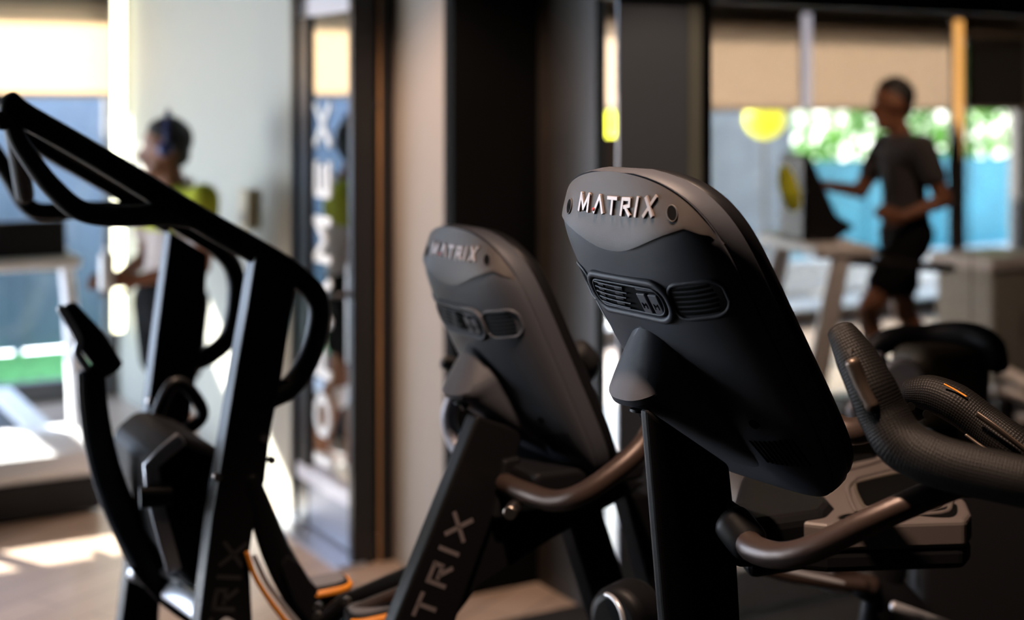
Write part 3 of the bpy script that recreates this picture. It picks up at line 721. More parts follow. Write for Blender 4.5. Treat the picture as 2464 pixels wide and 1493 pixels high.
sweep('pulse_plate', [P(2352, 998, 2.205), P(2400, 1032, 2.18), P(2480, 1094, 2.15)], .006, platem, gb, n=12, flat=(1, .4), upv=(0, -.6, .8))
sweep('pulse_plate', [P(2325, 1048, 2.225), P(2358, 1072, 2.21), P(2400, 1100, 2.19)], .003, platem, gb, n=8)
sweep('adjust_tab', [P(2272, 925, 2.255), P(2300, 940, 2.245), P(2325, 955, 2.235)], .0016, orange, gb, n=8)
sweep('far_handle_tube', [P(1980, 1010, 2.45), P(2030, 1036, 2.42), P(2075, 1035, 2.40), P(2120, 1012, 2.38), P(2200, 980, 2.34)], .0235, bronze, b1)
sweep('handle_bridge', [P(2320, 1160, 1.93), P(2420, 1160, 2.0), P(2520, 1180, 2.1)], .022, bronze, b1)

# ---------------------------------------------------------------- second bike, one machine further along the row
C2 = ip(1226, 857, 3.06)
X2, F2, U2v = console_frame(C2, 58, 26)
b2 = thing('exercise_bike', V((C2.x, C2.y, 0)) + F2 * .25, 'black exercise bike with lettering down its leaning mast, behind the nearest one', 'exercise bike', 'exercise bikes in a row')
console(b2, X2)
mc2 = V((C2.x, C2.y, 0)) + F2 * .08
M2 = frame_mtx(mc2, -F2, UP, U2v); n2 = V((F2.y, -F2.x, 0)); s2 = 1 if n2.dot(U2v) > 0 else -1
mp2 = slabpts([(1150, 1000), (1262, 1040), (1240, 1130), (1195, 1230), (1100, 1493), (962, 1800), (835, 1800), (952, 1493)], M2, mc2, F2, s2 * .045)
ms2 = prism('mast', mp2, .0, .045, powder, b2, M2, bv=.008)
# lettering runs up the mast, read with the head tilted left
a0 = V(slabpts([(1008, 1500)], M2, mc2, F2, s2 * .045)[0]); a1 = V(slabpts([(1114, 1245)], M2, mc2, F2, s2 * .045)[0])
dv = (a1 - a0); lenv = dv.length; dv.normalize(); pv = V((-dv.y, dv.x))
GL = .046
def mastfn(x, y, t_):
    # the word is centred; its X ends at a1
    c = a1 - dv * (x_off - x) - pv * (GL * .5 - y) * -1 * -1
    return M2 @ V((c.x, c.y, .045 + t_))
gapm = .024; tot = sum(GLY_UP[c][0] * GL for c in 'MATRIX') + gapm * 5; x_off = tot / 2
letters('mast_lettering', 'MATRIX', GL, gapm, .009, mastfn, 0, .0012, printm, ms2, GLY_UP)
# frame tubes behind the mast
def m2(px, py, off=0.0): return pl(px, py, (mc2.x, mc2.y), F2, s2 * off)
prism('main_frame', slabpts([(1190, 1240), (1330, 1225), (1500, 1150), (1560, 1165), (1480, 1215), (1330, 1300), (1150, 1420), (1090, 1500), (1000, 1640), (1010, 1480)], M2, mc2, F2, s2 * .03), -.03, .03, powder, b2, M2, bv=.008)
prism('seat_post', slabpts([(1372, 1260), (1450, 1225), (1570, 1600), (1640, 1900), (1560, 1900), (1480, 1600)], M2, mc2, F2, s2 * .03), -.035, .03, powder, b2, M2, bv=.008)
prism('rear_brace', slabpts([(1505, 1190), (1565, 1190), (1660, 1560), (1700, 1900), (1640, 1900), (1590, 1500)], M2, mc2, F2, s2 * .03), -.035, .03, powder, b2, M2, bv=.008)
for nm, dx in (('foot_bar', .62), ('foot_bar', -.75)):
    bq = mc2 + F2 * dx + UP * .045; sweep(nm, [bq - U2v * .3, bq + U2v * .3], .04, powder, b2, smooth_path=False)
sweep('base_frame', [mc2 + F2 * .62 + UP * .07, mc2 - F2 * .75 + UP * .07], .045, powder, b2, smooth_path=False)
prism('mast_clamp', slabpts([(1215, 1110), (1255, 1100), (1250, 1200), (1225, 1250), (1190, 1250)], M2, mc2, F2, s2 * .06), -.06, .06, black, b2, M2, bv=.006)
sweep('handlebar', [P(1215, 1165, 2.98), P(1270, 1188, 2.90), P(1335, 1206, 2.84), P(1400, 1190, 2.80), P(1480, 1135, 2.80), P(1540, 1080, 2.82), P(1570, 1030, 2.86), P(1580, 980, 2.92), P(1560, 900, 3.0)], .0215, bronze, b2)
sweep('far_handle_tube', [P(1180, 1140, 3.2), P(1125, 1105, 3.3), P(1092, 1060, 3.36), P(1080, 1000, 3.38), P(1100, 940, 3.38)], .019, mat('grey_lavender_tube', (.22, .22, .26), .4, metal=.3), b2)
disc('adjust_knob', P(1232, 1228, 2.88), (-.2, -1, 0), .014, .05, chrome, b2, bv=.003)
sweep('hand_grip', [P(1400, 905, 3.25), P(1412, 870, 3.22), P(1392, 845, 3.2)], .028, rubber, b2)
sweep('hand_grip', [P(1072, 872, 3.42), P(1092, 880, 3.42)], .018, rubber, b2)
prism('storage_tray', [(.05, .93), (.33, .94), (.34, .98), (.05, .99)], -.15, .15, black, b2, M2, bv=.012)
# crank, pedal and water-bottle shaped cap seen low between the bikes
disc('crank_hub', P(1508, 1480, 2.7), (-.6, -.8, 0), .062, .09, black, b2, n=40, bv=.02)
sweep('hub_highlight_ring', [P(1500, 1475, 2.7) + V((-.6, -.8, 0)) * .048 + (U2v * math.cos(q * math.pi / 8) * .6 + UP * math.sin(q * math.pi / 8)).normalized() * .045 for q in range(-2, 6)], .005, silver, b2, k=3)
# ---------------------------------------------------------------- performance trainer on the left: two side frames, long curved handles
Q0 = V((-.545, 3.2, 0)); n3 = V((BX.y, -BX.x, 0)); s3 = 1 if n3.dot(AX) > 0 else -1
GAP3 = .655
def q3(px, py, off=0.0): return pl(px, py, (Q0.x, Q0.y), BX, s3 * off)
b3 = thing('performance_trainer', V((Q0.x - .25, Q0.y + .2, 0)), 'tall black sled-style trainer with long curved handles and twin posts, left of the bikes', 'exercise machine')
M3 = frame_mtx(Q0, BX, UP, AX)
def sp3(pix, off=0.0): return [tuple((M3.inverted() @ q3(x, y, off))[:2]) for x, y in pix]
# near side: flat post, upper tube, lower loop, rear bow
TR = .0262
post_pix = [(607, 600), (702, 675), (668, 900), (640, 1040), (628, 1150), (605, 1230), (590, 1330), (598, 1493), (600, 1800), (440, 1800), (470, 1493), (500, 1240), (530, 1060), (560, 880), (585, 740)]
near = prism('near_post', sp3(post_pix), -.03, .03, powder, b3, M3, bv=.006)
# faint lettering on the near post
la = V(sp3([(518, 1490)])[0]); lb = V(sp3([(556, 1300)])[0]); ld = (lb - la).normalized(); lp = V((-ld.y, ld.x))
GL3 = .05; g3 = .02; tot3 = sum(GLY_UP[c][0] * GL3 for c in 'MATRIX') + g3 * 5
letters('post_lettering', 'MATRIX', GL3, g3, .009, lambda x, y, t_: M3 @ V((*(lb - ld * (tot3 / 2 - x) - lp * (GL3 * .5 - y)), -.03 - t_)), 0, .001, faint, near, GLY_UP)
sweep('near_upper_handle', [q3(*p_) for p_ in [(22, 248), (60, 278), (200, 358), (330, 436), (480, 528), (600, 596), (700, 655), (755, 705), (768, 760), (748, 850), (705, 925), (655, 955), (630, 962)]], [TR * 1.02, TR, TR, TR * 1.05, TR * 1.1, TR * 1.1, TR, TR, TR, TR, TR, TR], powder, b3, k=10)
sweep('near_lower_grip', [q3(*p_) for p_ in [(18, 262), (40, 330), (85, 400), (130, 455), (190, 505), (270, 520), (400, 518), (490, 530)]], [TR * .62, TR * .72, TR * .8, TR * .85, TR * .9, TR * .9, TR * .9], rubber, b3, k=10)
# far side
far = prism('far_post', sp3([(402, 555), (492, 610), (480, 820), (465, 900), (430, 1130), (385, 1330), (375, 1493), (372, 1700), (262, 1700), (285, 1493), (330, 1130), (370, 800)], GAP3), GAP3 - .03, GAP3 + .03, powder, b3, M3, bv=.006)
sweep('far_upper_handle', [q3(*p_, GAP3) for p_ in [(-150, 175), (-40, 232), (95, 345), (200, 408), (330, 482), (450, 548), (525, 600), (562, 650), (568, 720), (550, 810), (505, 855), (465, 872)]], TR * .98, powder, b3, k=10)
sweep('far_lower_grip', [q3(*p_, GAP3) for p_ in [(-150, 180), (-60, 300), (20, 420), (72, 500), (140, 510), (210, 505), (330, 510), (400, 540)]], TR * .85, rubber, b3, k=10)
sweep('grip_crossbar', [q3(8, 290), q3(30, 300, .10), q3(60, 470, .33)], TR * .8, rubber, b3)
# small bolts on the posts
for (px, py, off) in [(622, 1048, 0), (510, 1140, 0), (640, 1100, 0), (352, 960, GAP3), (340, 1050, GAP3)]:
    disc('bolt', q3(px, py, off) - AX * .034, AX, .009, .012, chrome, near if off == 0 else far, n=14)
# mid plane parts: curved blade with padded lever, triangle grip, drive housing
MG = .36
def sm3(pix, off=MG): return sp3(pix, off)
blade = sweep('curved_blade', [q3(*p_, MG) for p_ in [(222, 890), (226, 960), (238, 1050), (262, 1150), (300, 1250), (350, 1345), (410, 1415), (470, 1462)]], [.030, .031, .033, .036, .040, .042, .042], powder, b3, n=16, flat=(1, .55), upv=(BX.x, BX.y, 0), power=3, k=8)
sweep('blade_edge_trim', [q3(*p_, MG - .035) for p_ in [(190, 900), (193, 970), (205, 1060), (229, 1160), (267, 1262), (320, 1362)]], .0055, silver, blade, n=8)
lv = sweep('pad_lever', [q3(165, 745, MG), q3(215, 815, MG), q3(265, 885, MG)], [.022, .034, .030], black, b3, n=16, flat=(1, .8), power=4, smooth_path=False)
sweep('lever_edge', [q3(146, 742, MG - .03), q3(188, 815, MG - .03), q3(186, 850, MG - .03), q3(208, 885, MG - .03)], .010, silver, lv, n=10)
sweep('triangle_grip', [q3(*p_, .5) for p_ in [(352, 1120), (375, 1010), (405, 938), (430, 922), (458, 940), (486, 985), (478, 1015), (430, 1045), (400, 1055)]], .0165, powder, b3, k=6)
hs = prism('drive_housing', sm3([(430, 1050), (540, 1085), (560, 1150), (545, 1400), (470, 1430), (400, 1330), (372, 1200), (362, 1110)], .14), .14, .50, mat('matte_black_cover', (.004, .004, .005), .6, spec=.08), b3, M3, bv=.03, seg=4)
sweep('silver_housing_strip', [q3(*p_, .13) for p_ in [(433, 1058), (395, 1090), (362, 1122), (368, 1180), (385, 1250), (410, 1340), (418, 1372)]], .016, silver, hs, n=12, flat=(1.1, .5), upv=(BX.x, BX.y, 0), power=3, smooth_path=False)
disc('strip_clamp', q3(375, 1195, .11), (.9, .3, 0), .024, .07, black, hs, n=24)
sweep('base_rail', [q3(330, 1375, .52), q3(380, 1402, .5), q3(475, 1465, .1), q3(600, 1560, -.1)], .026, silver, b3, n=14, power=3.5)
sweep('base_cross_tube', [q3(345, 1350, .4), q3(430, 1395, .3), q3(520, 1440, .2)], .012, silver, b3)
# rear curved hull with orange pinstripe
hull = sweep('rear_curved_guard', [q3(*p_, -.02) for p_ in [(600, 1150), (628, 1230), (665, 1330), (720, 1430), (790, 1520), (860, 1590)]], [.02, .028, .034, .04, .04], powder, b3, n=16, flat=(1, .8), power=3)
sweep('orange_pinstripe', [q3(*p_, -.05) for p_ in [(594, 1332), (612, 1385), (645, 1440), (690, 1500), (740, 1560)]], .0062, orange, hull, n=8)
sweep('pale_edge_strip', [q3(*p_, -.045) for p_ in [(612, 1340), (640, 1400), (680, 1455), (725, 1510), (770, 1560)]], .0062, silver, hull, n=8)
prism('ratchet_plate', sp3([(676, 1328), (700, 1342), (712, 1352), (728, 1385), (745, 1400), (760, 1440), (800, 1493), (740, 1500), (700, 1440), (662, 1350)], -.02), -.06, .0, black, b3, M3, bv=.004)
for dx in (-1.0, .35):
    c_ = Q0 + BX * dx + UP * .04; sweep('floor_bar', [c_ - AX * .06, c_ + AX * (GAP3 + .06)], .035, powder, b3, smooth_path=False)
for off in (0, GAP3): sweep('floor_rail', [Q0 + BX * -1.0 + AX * off + UP * .05, Q0 + BX * .35 + AX * off + UP * .05], .035, powder, b3, smooth_path=False)

# ---------------------------------------------------------------- orange trimmed pedal arms low between the trainer and the second bike
pd = b3
def pedal(cx, cy, d, wd, ln, rot, tilt=-8):
    c = ip(cx, cy, d); a = V((math.cos(R(rot)), math.sin(R(rot)), .08)).normalized(); b_ = UP.cross(a).normalized(); c3 = a.cross(b_)
    xf = frame_mtx(c, a, b_, c3)
    pts = [(math.copysign(abs(math.cos(t_)) ** .6, math.cos(t_)) * ln / 2, math.copysign(abs(math.sin(t_)) ** .6, math.sin(t_)) * wd / 2) for t_ in [2 * math.pi * i / 28 for i in range(28)]]
    pp = prism('foot_pedal', pts, -.012, .012, black, pd, xf, bv=.004)
    prism('tread_pad', [(x * .84, y * .8) for x, y in pts], .012, .016, greym, pp, xf)
    sweep('orange_rim', [xf @ V((x, y, .0)) for x, y in pts[17:] + pts[:5]], .009, orange, pp, smooth_path=False, n=8)
pedal(780, 1412, 3.25, .09, .11, 20)
pedal(892, 1476, 3.05, .09, .11, 20)
sweep('link_arm', [ip(700, 1560, 3.2), ip(830, 1452, 3.15), ip(1010, 1375, 3.1), ip(1060, 1350, 3.08)], .021, powder, pd, smooth_path=False)
sweep('link_arm', [ip(850, 1470, 3.06), ip(1020, 1402, 3.02)], .012, bronze, pd, smooth_path=False)
for (x, y) in ((833, 1447), (765, 1460), (764, 1482)): disc('pivot_bolt', ip(x, y, 3.02), (-.2, -1, .1), .008, .02, chrome, pd, n=14)
sweep('support_leg', [ip(800, 1440, 3.28), V((ip(800, 1440, 3.28).x, 3.28, .02))], .03, powder, pd, smooth_path=False)
# ---------------------------------------------------------------- treadmills
def treadmill(base, fwd, lab, body=white, hood=white, consoleh=1.28, cw=.30, ct=.30):
    """front of the machine (hood) at base, the belt runs back along -fwd"""
    side = V((fwd.y, -fwd.x, 0)); t_ = thing('treadmill', base, lab, 'treadmill', 'treadmills by the windows')
    xf = frame_mtx(base, side, -fwd, UP)             # x across, y back along the deck, z up
    d = prism('deck', [(.0, .02), (.0, .16), (.35, .185), (1.95, .175), (1.98, .02)], -.42, .42, black, t_, frame_mtx(base, -fwd, UP, side), bv=.01)
    prism('belt', [(.42, .188), (.42, .196), (1.9, .188), (1.9, .18)], -.26, .26, mat('belt_rubber', (.03, .03, .033), .6), d, frame_mtx(base, -fwd, UP, side))
    prism('motor_hood', [(.03, .15), (.02, .19), (.08, .25), (.25, .31), (.42, .31), (.5, .21), (.5, .18)], -.41, .41, hood, t_, frame_mtx(base, -fwd, UP, side), bv=.035, seg=5)
    for s in (-1, 1):
        box('side_rail', (s * .34, 1.2, .197), (.13, 1.45, .022), hood, t_, xf=xf, bv=.006)
        sweep('upright', [xf @ V((s * .40, .30, .16)), xf @ V((s * .385, .46, .9)), xf @ V((s * .36, .52, consoleh - .12))], [.038, .032, .03], body, t_, n=14, flat=(1, 1.5), upv=side, power=3)
        sweep('handrail', [xf @ V((s * .36, .52, consoleh - .2)), xf @ V((s * .39, .75, consoleh - .22)), xf @ V((s * .39, 1.05, consoleh - .25))], .024, black, t_)
    prism('console', [(.38, consoleh - .14), (.50, consoleh - .16), (.66, consoleh - .06), (.56, consoleh + .0), (.42, consoleh + ct), (.385, consoleh + ct)], -cw, cw, black, t_, frame_mtx(base, -fwd, UP, side), bv=.02)
    box('console_tray', (0, .5, consoleh - .16), (.84, .3, .06), hood, t_, xf=xf, bv=.02)
    return t_, xf
# left: faces the camera, hood bright in the sun
TL, XL = treadmill(V((-2.117, 5.87, 0)), -AX, 'white fronted treadmill in the sun, left of the man in yellow', consoleh=1.2, cw=.36, ct=.03)

# the man's neighbour machine, orange and white trims low by his feet
TR2, XR2 = treadmill(V((1.03, 7.1, 0)), V((-.985, -.17, 0)).normalized(), 'treadmill carrying the walking person in a grey shirt', consoleh=1.2, cw=.17)
cb = thing('storage_cabinet', V((2.78, 8.2, 0)), 'pale grey cabinet with a white top below the blue window, right of the gold strip', 'cabinet')
xc4 = frame_mtx(V((2.78, 8.2, 0)), BX, NIN, UP)
box('body', (0, 0, .42), (.50, .4, .80), mat('pale_green_grey_laminate', (.34, .36, .34), .6), cb, xf=xc4, bv=.006)
box('white_top', (0, 0, .86), (.56, .46, .07), white, cb, xf=xc4, bv=.008)
for s in (-1, 1):
    dr = box('door', (s * .123, .205, .42), (.235, .016, .74), mat('pale_green_grey_laminate', (.34, .36, .34), .6), cb, xf=xc4, bv=.003)
    box('handle', (s * .03, .22, .5), (.01, .015, .12), chrome, dr, xf=xc4)
yb_ = thing('yellow_towel', ip(1905, 450, 6.85), 'lime yellow towel hanging off the treadmill of the walking person', 'towel')
def tw(px, py, dd=0): return ip(px, py, 6.85 + dd)
sweep('cloth', [tw(1885, 400), tw(1892, 430, .01), tw(1903, 470), tw(1912, 505, .01)], [.02, .045, .05, .03], mat('lime_towel', (.55, .62, .03), .9), yb_, flat=(1, .35), upv=(1, 0, 0))
yb_.children[0].name = 'cloth'

# ---------------------------------------------------------------- machines on the right beyond the near bike
b4 = thing('exercise_bike', V((1.35, 4.1, 0)), 'blurred dark bike behind the mesh grips, in front of the tinted glass', 'exercise bike', 'exercise bikes in a row')
sweep('handlebar', [ip(2095, 850, 3.9), ip(2140, 820, 3.9), ip(2230, 812, 3.9), ip(2320, 805, 3.85), ip(2385, 830, 3.8), ip(2400, 880, 3.8)], [.03, .036, .036, .034, .03], black, b4)
cx4 = frame_mtx(ip(2262, 925, 3.85), V((.92, .38, 0)).normalized(), UP, V((.38, -.92, 0)).normalized())
box('console_body', (0, 0, 0), (.25, .22, .16), mat('olive_brown_cover', (.03, .024, .014), .6), b4, xf=cx4, bv=.05, seg=5)
disc('round_cover', ip(2172, 915, 3.75), (-.2, -1, .1), .058, .05, greym, b4, n=36, bv=.012)
prism('mast', [(-.05, 0), (.07, 0), (.05, .98), (-.05, .98)], -.05, .05, powder, b4, frame_mtx(V((1.17, 3.95, 0)), V((.9, .43, 0)).normalized(), UP, V((.43, -.9, 0))), bv=.01)
sweep('seat_post', [ip(2150, 1330, 3.3), ip(2120, 1420, 3.3), ip(2105, 1520, 3.3)], .035, powder, b4, flat=(1.2, 1), smooth_path=False)
sweep('slanted_grey_panel', [ip(2060, 1010, 3.7), ip(2130, 880, 3.8)], .05, greym, b4, flat=(1, .4), smooth_path=False)
for s in (-.3, .45): sweep('foot_bar', [V((1.17 + s, 3.7, .04)), V((1.17 + s + .1, 4.3, .04))], .04, powder, b4, smooth_path=False)
sweep('crank_arm', [ip(1810, 1358, 3.2), ip(1900, 1385, 3.2), ip(2010, 1402, 3.2), ip(2080, 1408, 3.2)], .016, bronze, b4)
sweep('crank_arm', [ip(2010, 1350, 3.25), ip(2050, 1395, 3.25), ip(2100, 1410, 3.25)], .022, bronze, b4)
sweep('bright_link', [ip(1815, 1352, 3.19), ip(1890, 1374, 3.19), ip(2030, 1404, 3.19)], .006, silver, b4)
sweep('bright_link', [ip(2150, 1460, 3.2), ip(2200, 1478, 3.2), ip(2290, 1510, 3.2)], .012, silver, b4)
sweep('base_arm', [ip(2085, 1400, 3.3), ip(2150, 1440, 3.3), ip(2220, 1520, 3.3)], .045, black, b4)
disc('flywheel_cover', ip(2020, 1300, 3.45), (-.2, -1, .1), .12, .1, greym, b4, n=40, bv=.02)
disc('large_dark_wheel', ip(2560, 1420, 3.3), (-.3, -1, .1), .33, .12, black, b4, n=60, bv=.03)
# shiny bench rails at the far right edge
bn = thing('exercise_bench', V((2.6, 6.6, 0)), 'low machine with bright white rails at the right edge, past the dark bike', 'exercise machine')
sweep('rail', [ip(2372, 868, 6.2), ip(2470, 925, 6.0), ip(2560, 960, 5.9)], [.03, .05, .05], white, bn, flat=(.6, 1), smooth_path=False)
sweep('rail', [ip(2395, 940, 6.2), ip(2440, 950, 6.2), ip(2560, 990, 6.0)], .035, white, bn, flat=(.6, 1), smooth_path=False)
sweep('post', [V((ip(2420, 900, 6.15).x, 6.15, .45)), V((ip(2420, 900, 6.15).x, 6.15, .01))], .04, black, bn, smooth_path=False)
sweep('post', [V((ip(2560, 900, 5.95).x, 5.95, .45)), V((ip(2560, 900, 5.95).x, 5.95, .01))], .04, black, bn, smooth_path=False)
# ---------------------------------------------------------------- people
def capsule_bits(a, b_, ra, rb, n=14, fl=None):
    a, b_ = V(a), V(b_); d = (b_ - a); L = d.length
    if L < 1e-6: d = V((0, 0, 1))
    d.normalize(); x = d.orthogonal().normalized() if fl is None else (V(fl[0]) - d * V(fl[0]).dot(d)).normalized(); y = d.cross(x); k = 1 if fl is None else fl[1]
    rings = []
    for q in range(5): t_ = q / 4 * math.pi / 2; rings.append((a - d * ra * math.cos(t_) * (1 if k >= 1 else k), max(.02, math.sin(t_)) * ra))
    for q in range(5): t_ = q / 4 * math.pi / 2; rings.append((b_ + d * rb * math.sin(t_) * (1 if k >= 1 else k), max(.02, math.cos(t_)) * rb))
    vs_ = [c + (x * math.cos(2 * math.pi * i / n) + y * k * math.sin(2 * math.pi * i / n)) * r_ for c, r_ in rings for i in range(n)]
    fs = [(r_ * n + i, r_ * n + (i + 1) % n, (r_ + 1) * n + (i + 1) % n, (r_ + 1) * n + i) for r_ in range(len(rings) - 1) for i in range(n)]
    fs += [tuple(range(n - 1, -1, -1)), tuple((len(rings) - 1) * n + i for i in range(n))]
    return vs_, fs
def ell_bits(c, r_, n=20, m_=14):
    vs_ = []; fs = []
    for i in range(m_ + 1):
        th = math.pi * min(max(i / m_, .004), .996)
        for j in range(n): vs_.append(V((c[0] + r_[0] * math.sin(th) * math.cos(2 * math.pi * j / n), c[1] + r_[1] * math.sin(th) * math.sin(2 * math.pi * j / n), c[2] + r_[2] * math.cos(th))))
    for i in range(m_):
        for j in range(n): fs.append((i * n + j, i * n + (j + 1) % n, (i + 1) * n + (j + 1) % n, (i + 1) * n + j))
    fs += [tuple(range(n - 1, -1, -1)), tuple(m_ * n + j for j in range(n))]
    return vs_, fs
def blob(name, bits, m, parent, X, voxel=.010, it=5):
    """overlapping pieces fused into one continuous skin"""
    vs_, fs = [], []
    for v_, f_ in bits:
        k = len(vs_); vs_ += v_; fs += [tuple(i + k for i in f) for f in f_]
    o = mesh_obj(name, vs_, fs, m, parent, smooth=True, xf=X)
    r_ = o.modifiers.new('fuse', 'REMESH'); r_.mode = 'VOXEL'; r_.voxel_size = voxel; r_.use_smooth_shade = True
    s = o.modifiers.new('soften', 'SMOOTH'); s.factor = .5; s.iterations = it
    return o
def person(label, loc_, yaw, J, skin, top, bottom, hairm, top_extra=None, grp=None, shoes=white, sock=None):
    """J: joints in the person's own frame (x forward, y left, z up), hips at the origin column"""
    pr = thing('person', loc_, label, 'person', grp); X = Matrix.Translation(loc_) @ Matrix.Rotation(R(yaw), 4, 'Z')
    g = lambda k: V(J[k]); B = []
    hc = g('head'); nk = g('neck'); ch = g('chest'); pv_ = g('pelvis'); mid = (ch + pv_) / 2
    lat = V((0, 1, 0)); fwd = V(J.get('face', (1, 0, 0))).normalized(); hl = UP.cross(fwd).normalized()
    def hp(a, b_, c): return hc + fwd * a + hl * b_ + UP * c
    B.append(capsule_bits(hp(-.012, 0, .03), hp(.0, 0, .045), .088, .086, fl=(hl, 1.12)))
    B.append(capsule_bits(hp(.03, 0, -.06), hp(.045, 0, -.075), .052, .042))                     # jaw, chin
    B.append(capsule_bits(hp(.075, 0, -.01), hp(.06, 0, .02), .03, .035))                        # face front
    B.append(capsule_bits(hp(.092, 0, .022), hp(.112, 0, -.012), .009, .014))                   # nose
    B.append(capsule_bits(hp(.088, -.018, -.042), hp(.088, .018, -.042), .010, .010))           # mouth
    for s in (-1, 1):
        B.append(capsule_bits(hp(.078, s * .032, .036), hp(.080, s * .028, .038), .012, .012))  # brow / eye
        B.append(capsule_bits(hp(-.008, s * .086, .02), hp(-.004, s * .084, -.02), .016, .010)) # ear
    B.append(capsule_bits(nk - UP * .03, hc + UP * -.03 - fwd * .01, .058, .052))
    B.append(capsule_bits(ch + UP * .02, mid, .135, .12, fl=(lat, .72))); B.append(capsule_bits(mid, pv_, .12, .13, fl=(lat, .75)))
    B.append(capsule_bits(ch + lat * .10 + UP * .07, ch - lat * .10 + UP * .07, .075, .075)); B.append(capsule_bits(nk, ch + UP * .04, .06, .10))
    for s in 'lr':
        sg = 1 if s == 'l' else -1
        sh, el, wr = g('sh_' + s), g('el_' + s), g('wr_' + s); hd = V(J['hd_' + s]).normalized()
        B += [capsule_bits(sh, el, .056, .042), capsule_bits(el, wr, .040, .027), capsule_bits(wr, wr + hd * .06, .026, .032, fl=(J.get('palm_' + s, (0, 0, 1)), .5))]
        px_ = V(J.get('palm_' + s, (0, 0, 1))); ax_ = (px_ - hd * px_.dot(hd)).normalized(); nz = hd.cross(ax_)
        for q, ln in enumerate((.062, .075, .080, .070)):
            root = wr + hd * .072 + ax_ * (.030 - .020 * q); k1 = root + hd * ln * .55 + nz * .006; k2 = k1 + (hd * .6 + nz * (.5 + .1 * q)) * ln * .5
            B += [capsule_bits(root, k1, .0098, .009, 8), capsule_bits(k1, k2, .009, .0075, 8)]
        th = wr + hd * .025 + ax_ * -.028; th2 = th + (hd * .6 - ax_ * .7 + nz * .25) * .042; B += [capsule_bits(th, th2, .013, .011, 8), capsule_bits(th2, th2 + (hd * .9 + nz * .4) * .03, .011, .009, 8)]
        hp_, kn, an, to = g('hip_' + s), g('kn_' + s), g('an_' + s), g('toe_' + s)
        B += [capsule_bits(hp_, kn, .085, .058), capsule_bits(kn, kn + (an - kn) * .35 - fwd * .012, .054, .056), capsule_bits(kn + (an - kn) * .35 - fwd * .01, an, .054, .036), capsule_bits(an, to, .038, .03)]
    body = blob('body', B, skin, pr, X, .0085, 4)
    H = [capsule_bits(hp(-.028, 0, .045), hp(-.012, 0, .066), .090, .086, fl=(hl, 1.1)), capsule_bits(hp(-.055, 0, -.02), hp(-.03, 0, .03), .055, .07), capsule_bits(hp(.03, 0, .098), hp(-.02, 0, .105), .045, .05)]
    blob('hair', H, hairm, pr, X, .009, 4)
    T = [capsule_bits(ch + UP * .03, mid, .150, .138, fl=(lat, .74)), capsule_bits(mid, pv_ + UP * .03, .138, .146, fl=(lat, .78)),
         capsule_bits(ch + lat * .11 + UP * .07, ch - lat * .11 + UP * .07, .086, .086), capsule_bits(nk - UP * .03, ch + UP * .05, .070, .115)]
    for s in 'lr': sh, el = g('sh_' + s), g('el_' + s); T.append(capsule_bits(sh, sh + (el - sh) * .55, .071, .066))
    shirt = blob('shirt', T, top, pr, X, .011, 5)
    S = [capsule_bits(pv_ + UP * .04, pv_ - UP * .04, .148, .148, fl=(lat, .82))]
    for s in 'lr': hp_, kn = g('hip_' + s), g('kn_' + s); S.append(capsule_bits(hp_ + UP * .02, hp_ + (kn - hp_) * J.get('short', .62), .105, .092))
    blob('shorts', S, bottom, pr, X, .011, 5)
    for s in 'lr':
        an, to = g('an_' + s), g('toe_' + s); dd = (to - an); dd.normalize()
        blob('shoe', [capsule_bits(an - dd * .03 - UP * .02, to + dd * .02, .046, .040), capsule_bits(an + UP * .0, an - dd * .035 - UP * .03, .045, .042)], shoes, pr, X, .009, 3)
        if sock: kn = g('kn_' + s); a_ = kn + (an - kn) * .18; c_ = kn + (an - kn) * .32; blob('knee_band', [capsule_bits(a_, c_, .061, .061)], sock, pr, X, .01, 3)
    return pr, X, body, hp
skin_m = mat('tanned_skin', (.20, .085, .045), .6); skin_d = mat('darker_skin', (.20, .085, .045), .55)
hair_m = mat('black_hair', (.008, .007, .007), .6)
yel = mat('yellow_shirt_fabric', (.42, .45, .02), .85)
# shirt with a white lower half: colour bands of the cloth itself
t = yel.node_tree; b = t.nodes['Principled BSDF']; co = t.nodes.new('ShaderNodeTexCoord'); sx = t.nodes.new('ShaderNodeSeparateXYZ'); rp = t.nodes.new('ShaderNodeValToRGB')
rp.color_ramp.interpolation = 'CONSTANT'; rp.color_ramp.elements[0].color = (.55, .5, .5, 1); e_ = rp.color_ramp.elements[1]; e_.position = .56; e_.color = (.42, .46, .02, 1)
mr = t.nodes.new('ShaderNodeMapRange'); mr.inputs[1].default_value = .70; mr.inputs[2].default_value = 1.60
t.links.new(co.outputs['Object'], sx.inputs[0]); t.links.new(sx.outputs['Z'], mr.inputs[0]); t.links.new(mr.outputs[0], rp.inputs[0]); t.links.new(rp.outputs[0], b.inputs['Base Color'])
Jm = dict(head=(.035, 0, 1.545), neck=(-.01, 0, 1.40), chest=(-.02, 0, 1.24), pelvis=(0, 0, .90), face=(.72, -.68, -.12),
          sh_l=(-.02, .185, 1.345), el_l=(.03, .235, 1.07), wr_l=(.23, .08, 1.02), hd_l=(.9, -.35, .1), palm_l=(0, 0, 1),
          sh_r=(-.02, -.185, 1.345), el_r=(-.06, -.24, 1.07), wr_r=(.17, -.17, .99), hd_r=(.9, .3, .1), palm_r=(0, 0, 1),
          hip_l=(.0, .095, .88), kn_l=(.05, .11, .48), an_l=(.0, .12, .10), toe_l=(.15, .15, .05),
          hip_r=(.0, -.095, .88), kn_r=(-.05, -.12, .49), an_r=(-.15, -.13, .11), toe_r=(.0, -.16, .05), short=.60)
pm_ = ip(412, 800, 6.12)
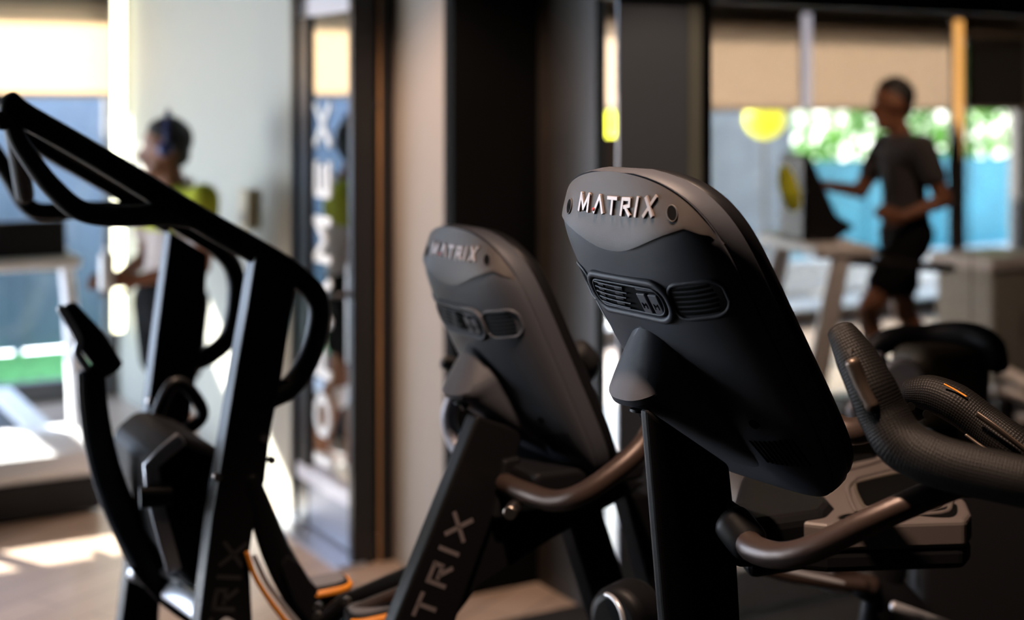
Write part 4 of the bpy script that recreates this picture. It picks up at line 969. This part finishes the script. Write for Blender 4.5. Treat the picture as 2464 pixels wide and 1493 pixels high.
man, XMn, bdy, hp = person('person in yellow and white shirt, black shorts and blue headphones by the cream wall', V((pm_.x, 6.12, 0)), 232, Jm, skin_m, yel, mat('black_shorts_fabric', (.004, .004, .005), .9, spec=.1), hair_m, sock=white)
bl = mat('blue_headphones', (.01, .02, .12), .4)
for s_ in (-1, 1): blob('ear_cup', [capsule_bits(hp(-.01, s_ * .10, .012), hp(-.01, s_ * .112, .012), .036, .034)], bl, man, XMn, .008, 2)
sweep('headband', [XMn @ hp(-.015, .112 * math.cos(R(a)), .02 + .155 * math.sin(R(a))) for a in range(0, 181, 20)], .010, bl, man)
sweep('collar', [XMn @ (V((-.01, 0, 1.385)) + V((.078 * math.cos(R(a)), .078 * math.sin(R(a)), -.035 * math.cos(R(a))))) for a in range(0, 360, 30)], .012, mat('pale_collar', (.55, .5, .45), .8), man, closed=True)
wb = thing('water_bottle', XMn @ V((.31, -.02, .98)), 'small clear white bottle held by the man in the yellow shirt', 'bottle')
disc('bottle_body', XMn @ V((.345, .02, 1.06)), UP, .032, .15, mat('bottle_plastic', (.75, .78, .8), .2), wb, bv=.008); disc('cap', XMn @ V((.345, .02, 1.15)), UP, .014, .03, white, wb)
# the walking person
Jw = dict(head=(.06, 0, 1.56), neck=(.01, 0, 1.42), chest=(0, 0, 1.26), pelvis=(-.02, 0, .92), face=(1, -.1, -.16),
          sh_l=(-.01, .18, 1.36), el_l=(-.10, .23, 1.10), wr_l=(.10, .20, 1.02), hd_l=(.9, 0, .2),
          sh_r=(.0, -.18, 1.36), el_r=(.12, -.23, 1.12), wr_r=(.36, -.15, 1.16), hd_r=(.9, .1, .1),
          hip_l=(-.01, .095, .90), kn_l=(.24, .10, .55), an_l=(.20, .11, .13), toe_l=(.35, .12, .07),
          hip_r=(-.03, -.095, .90), kn_r=(-.06, -.11, .50), an_r=(-.26, -.12, .19), toe_r=(-.13, -.13, .08), short=.62)
pw = ip(2172, 800, 7.2)
person('person in dark grey shirt and black shorts walking on a treadmill behind the tinted glass', V((pw.x, 7.2, .175)), 192, Jw, skin_d, mat('dark_grey_shirt', (.034, .032, .035), .9), mat('black_shorts_fabric', (.004, .004, .005), .9, spec=.1), hair_m, shoes=greym)
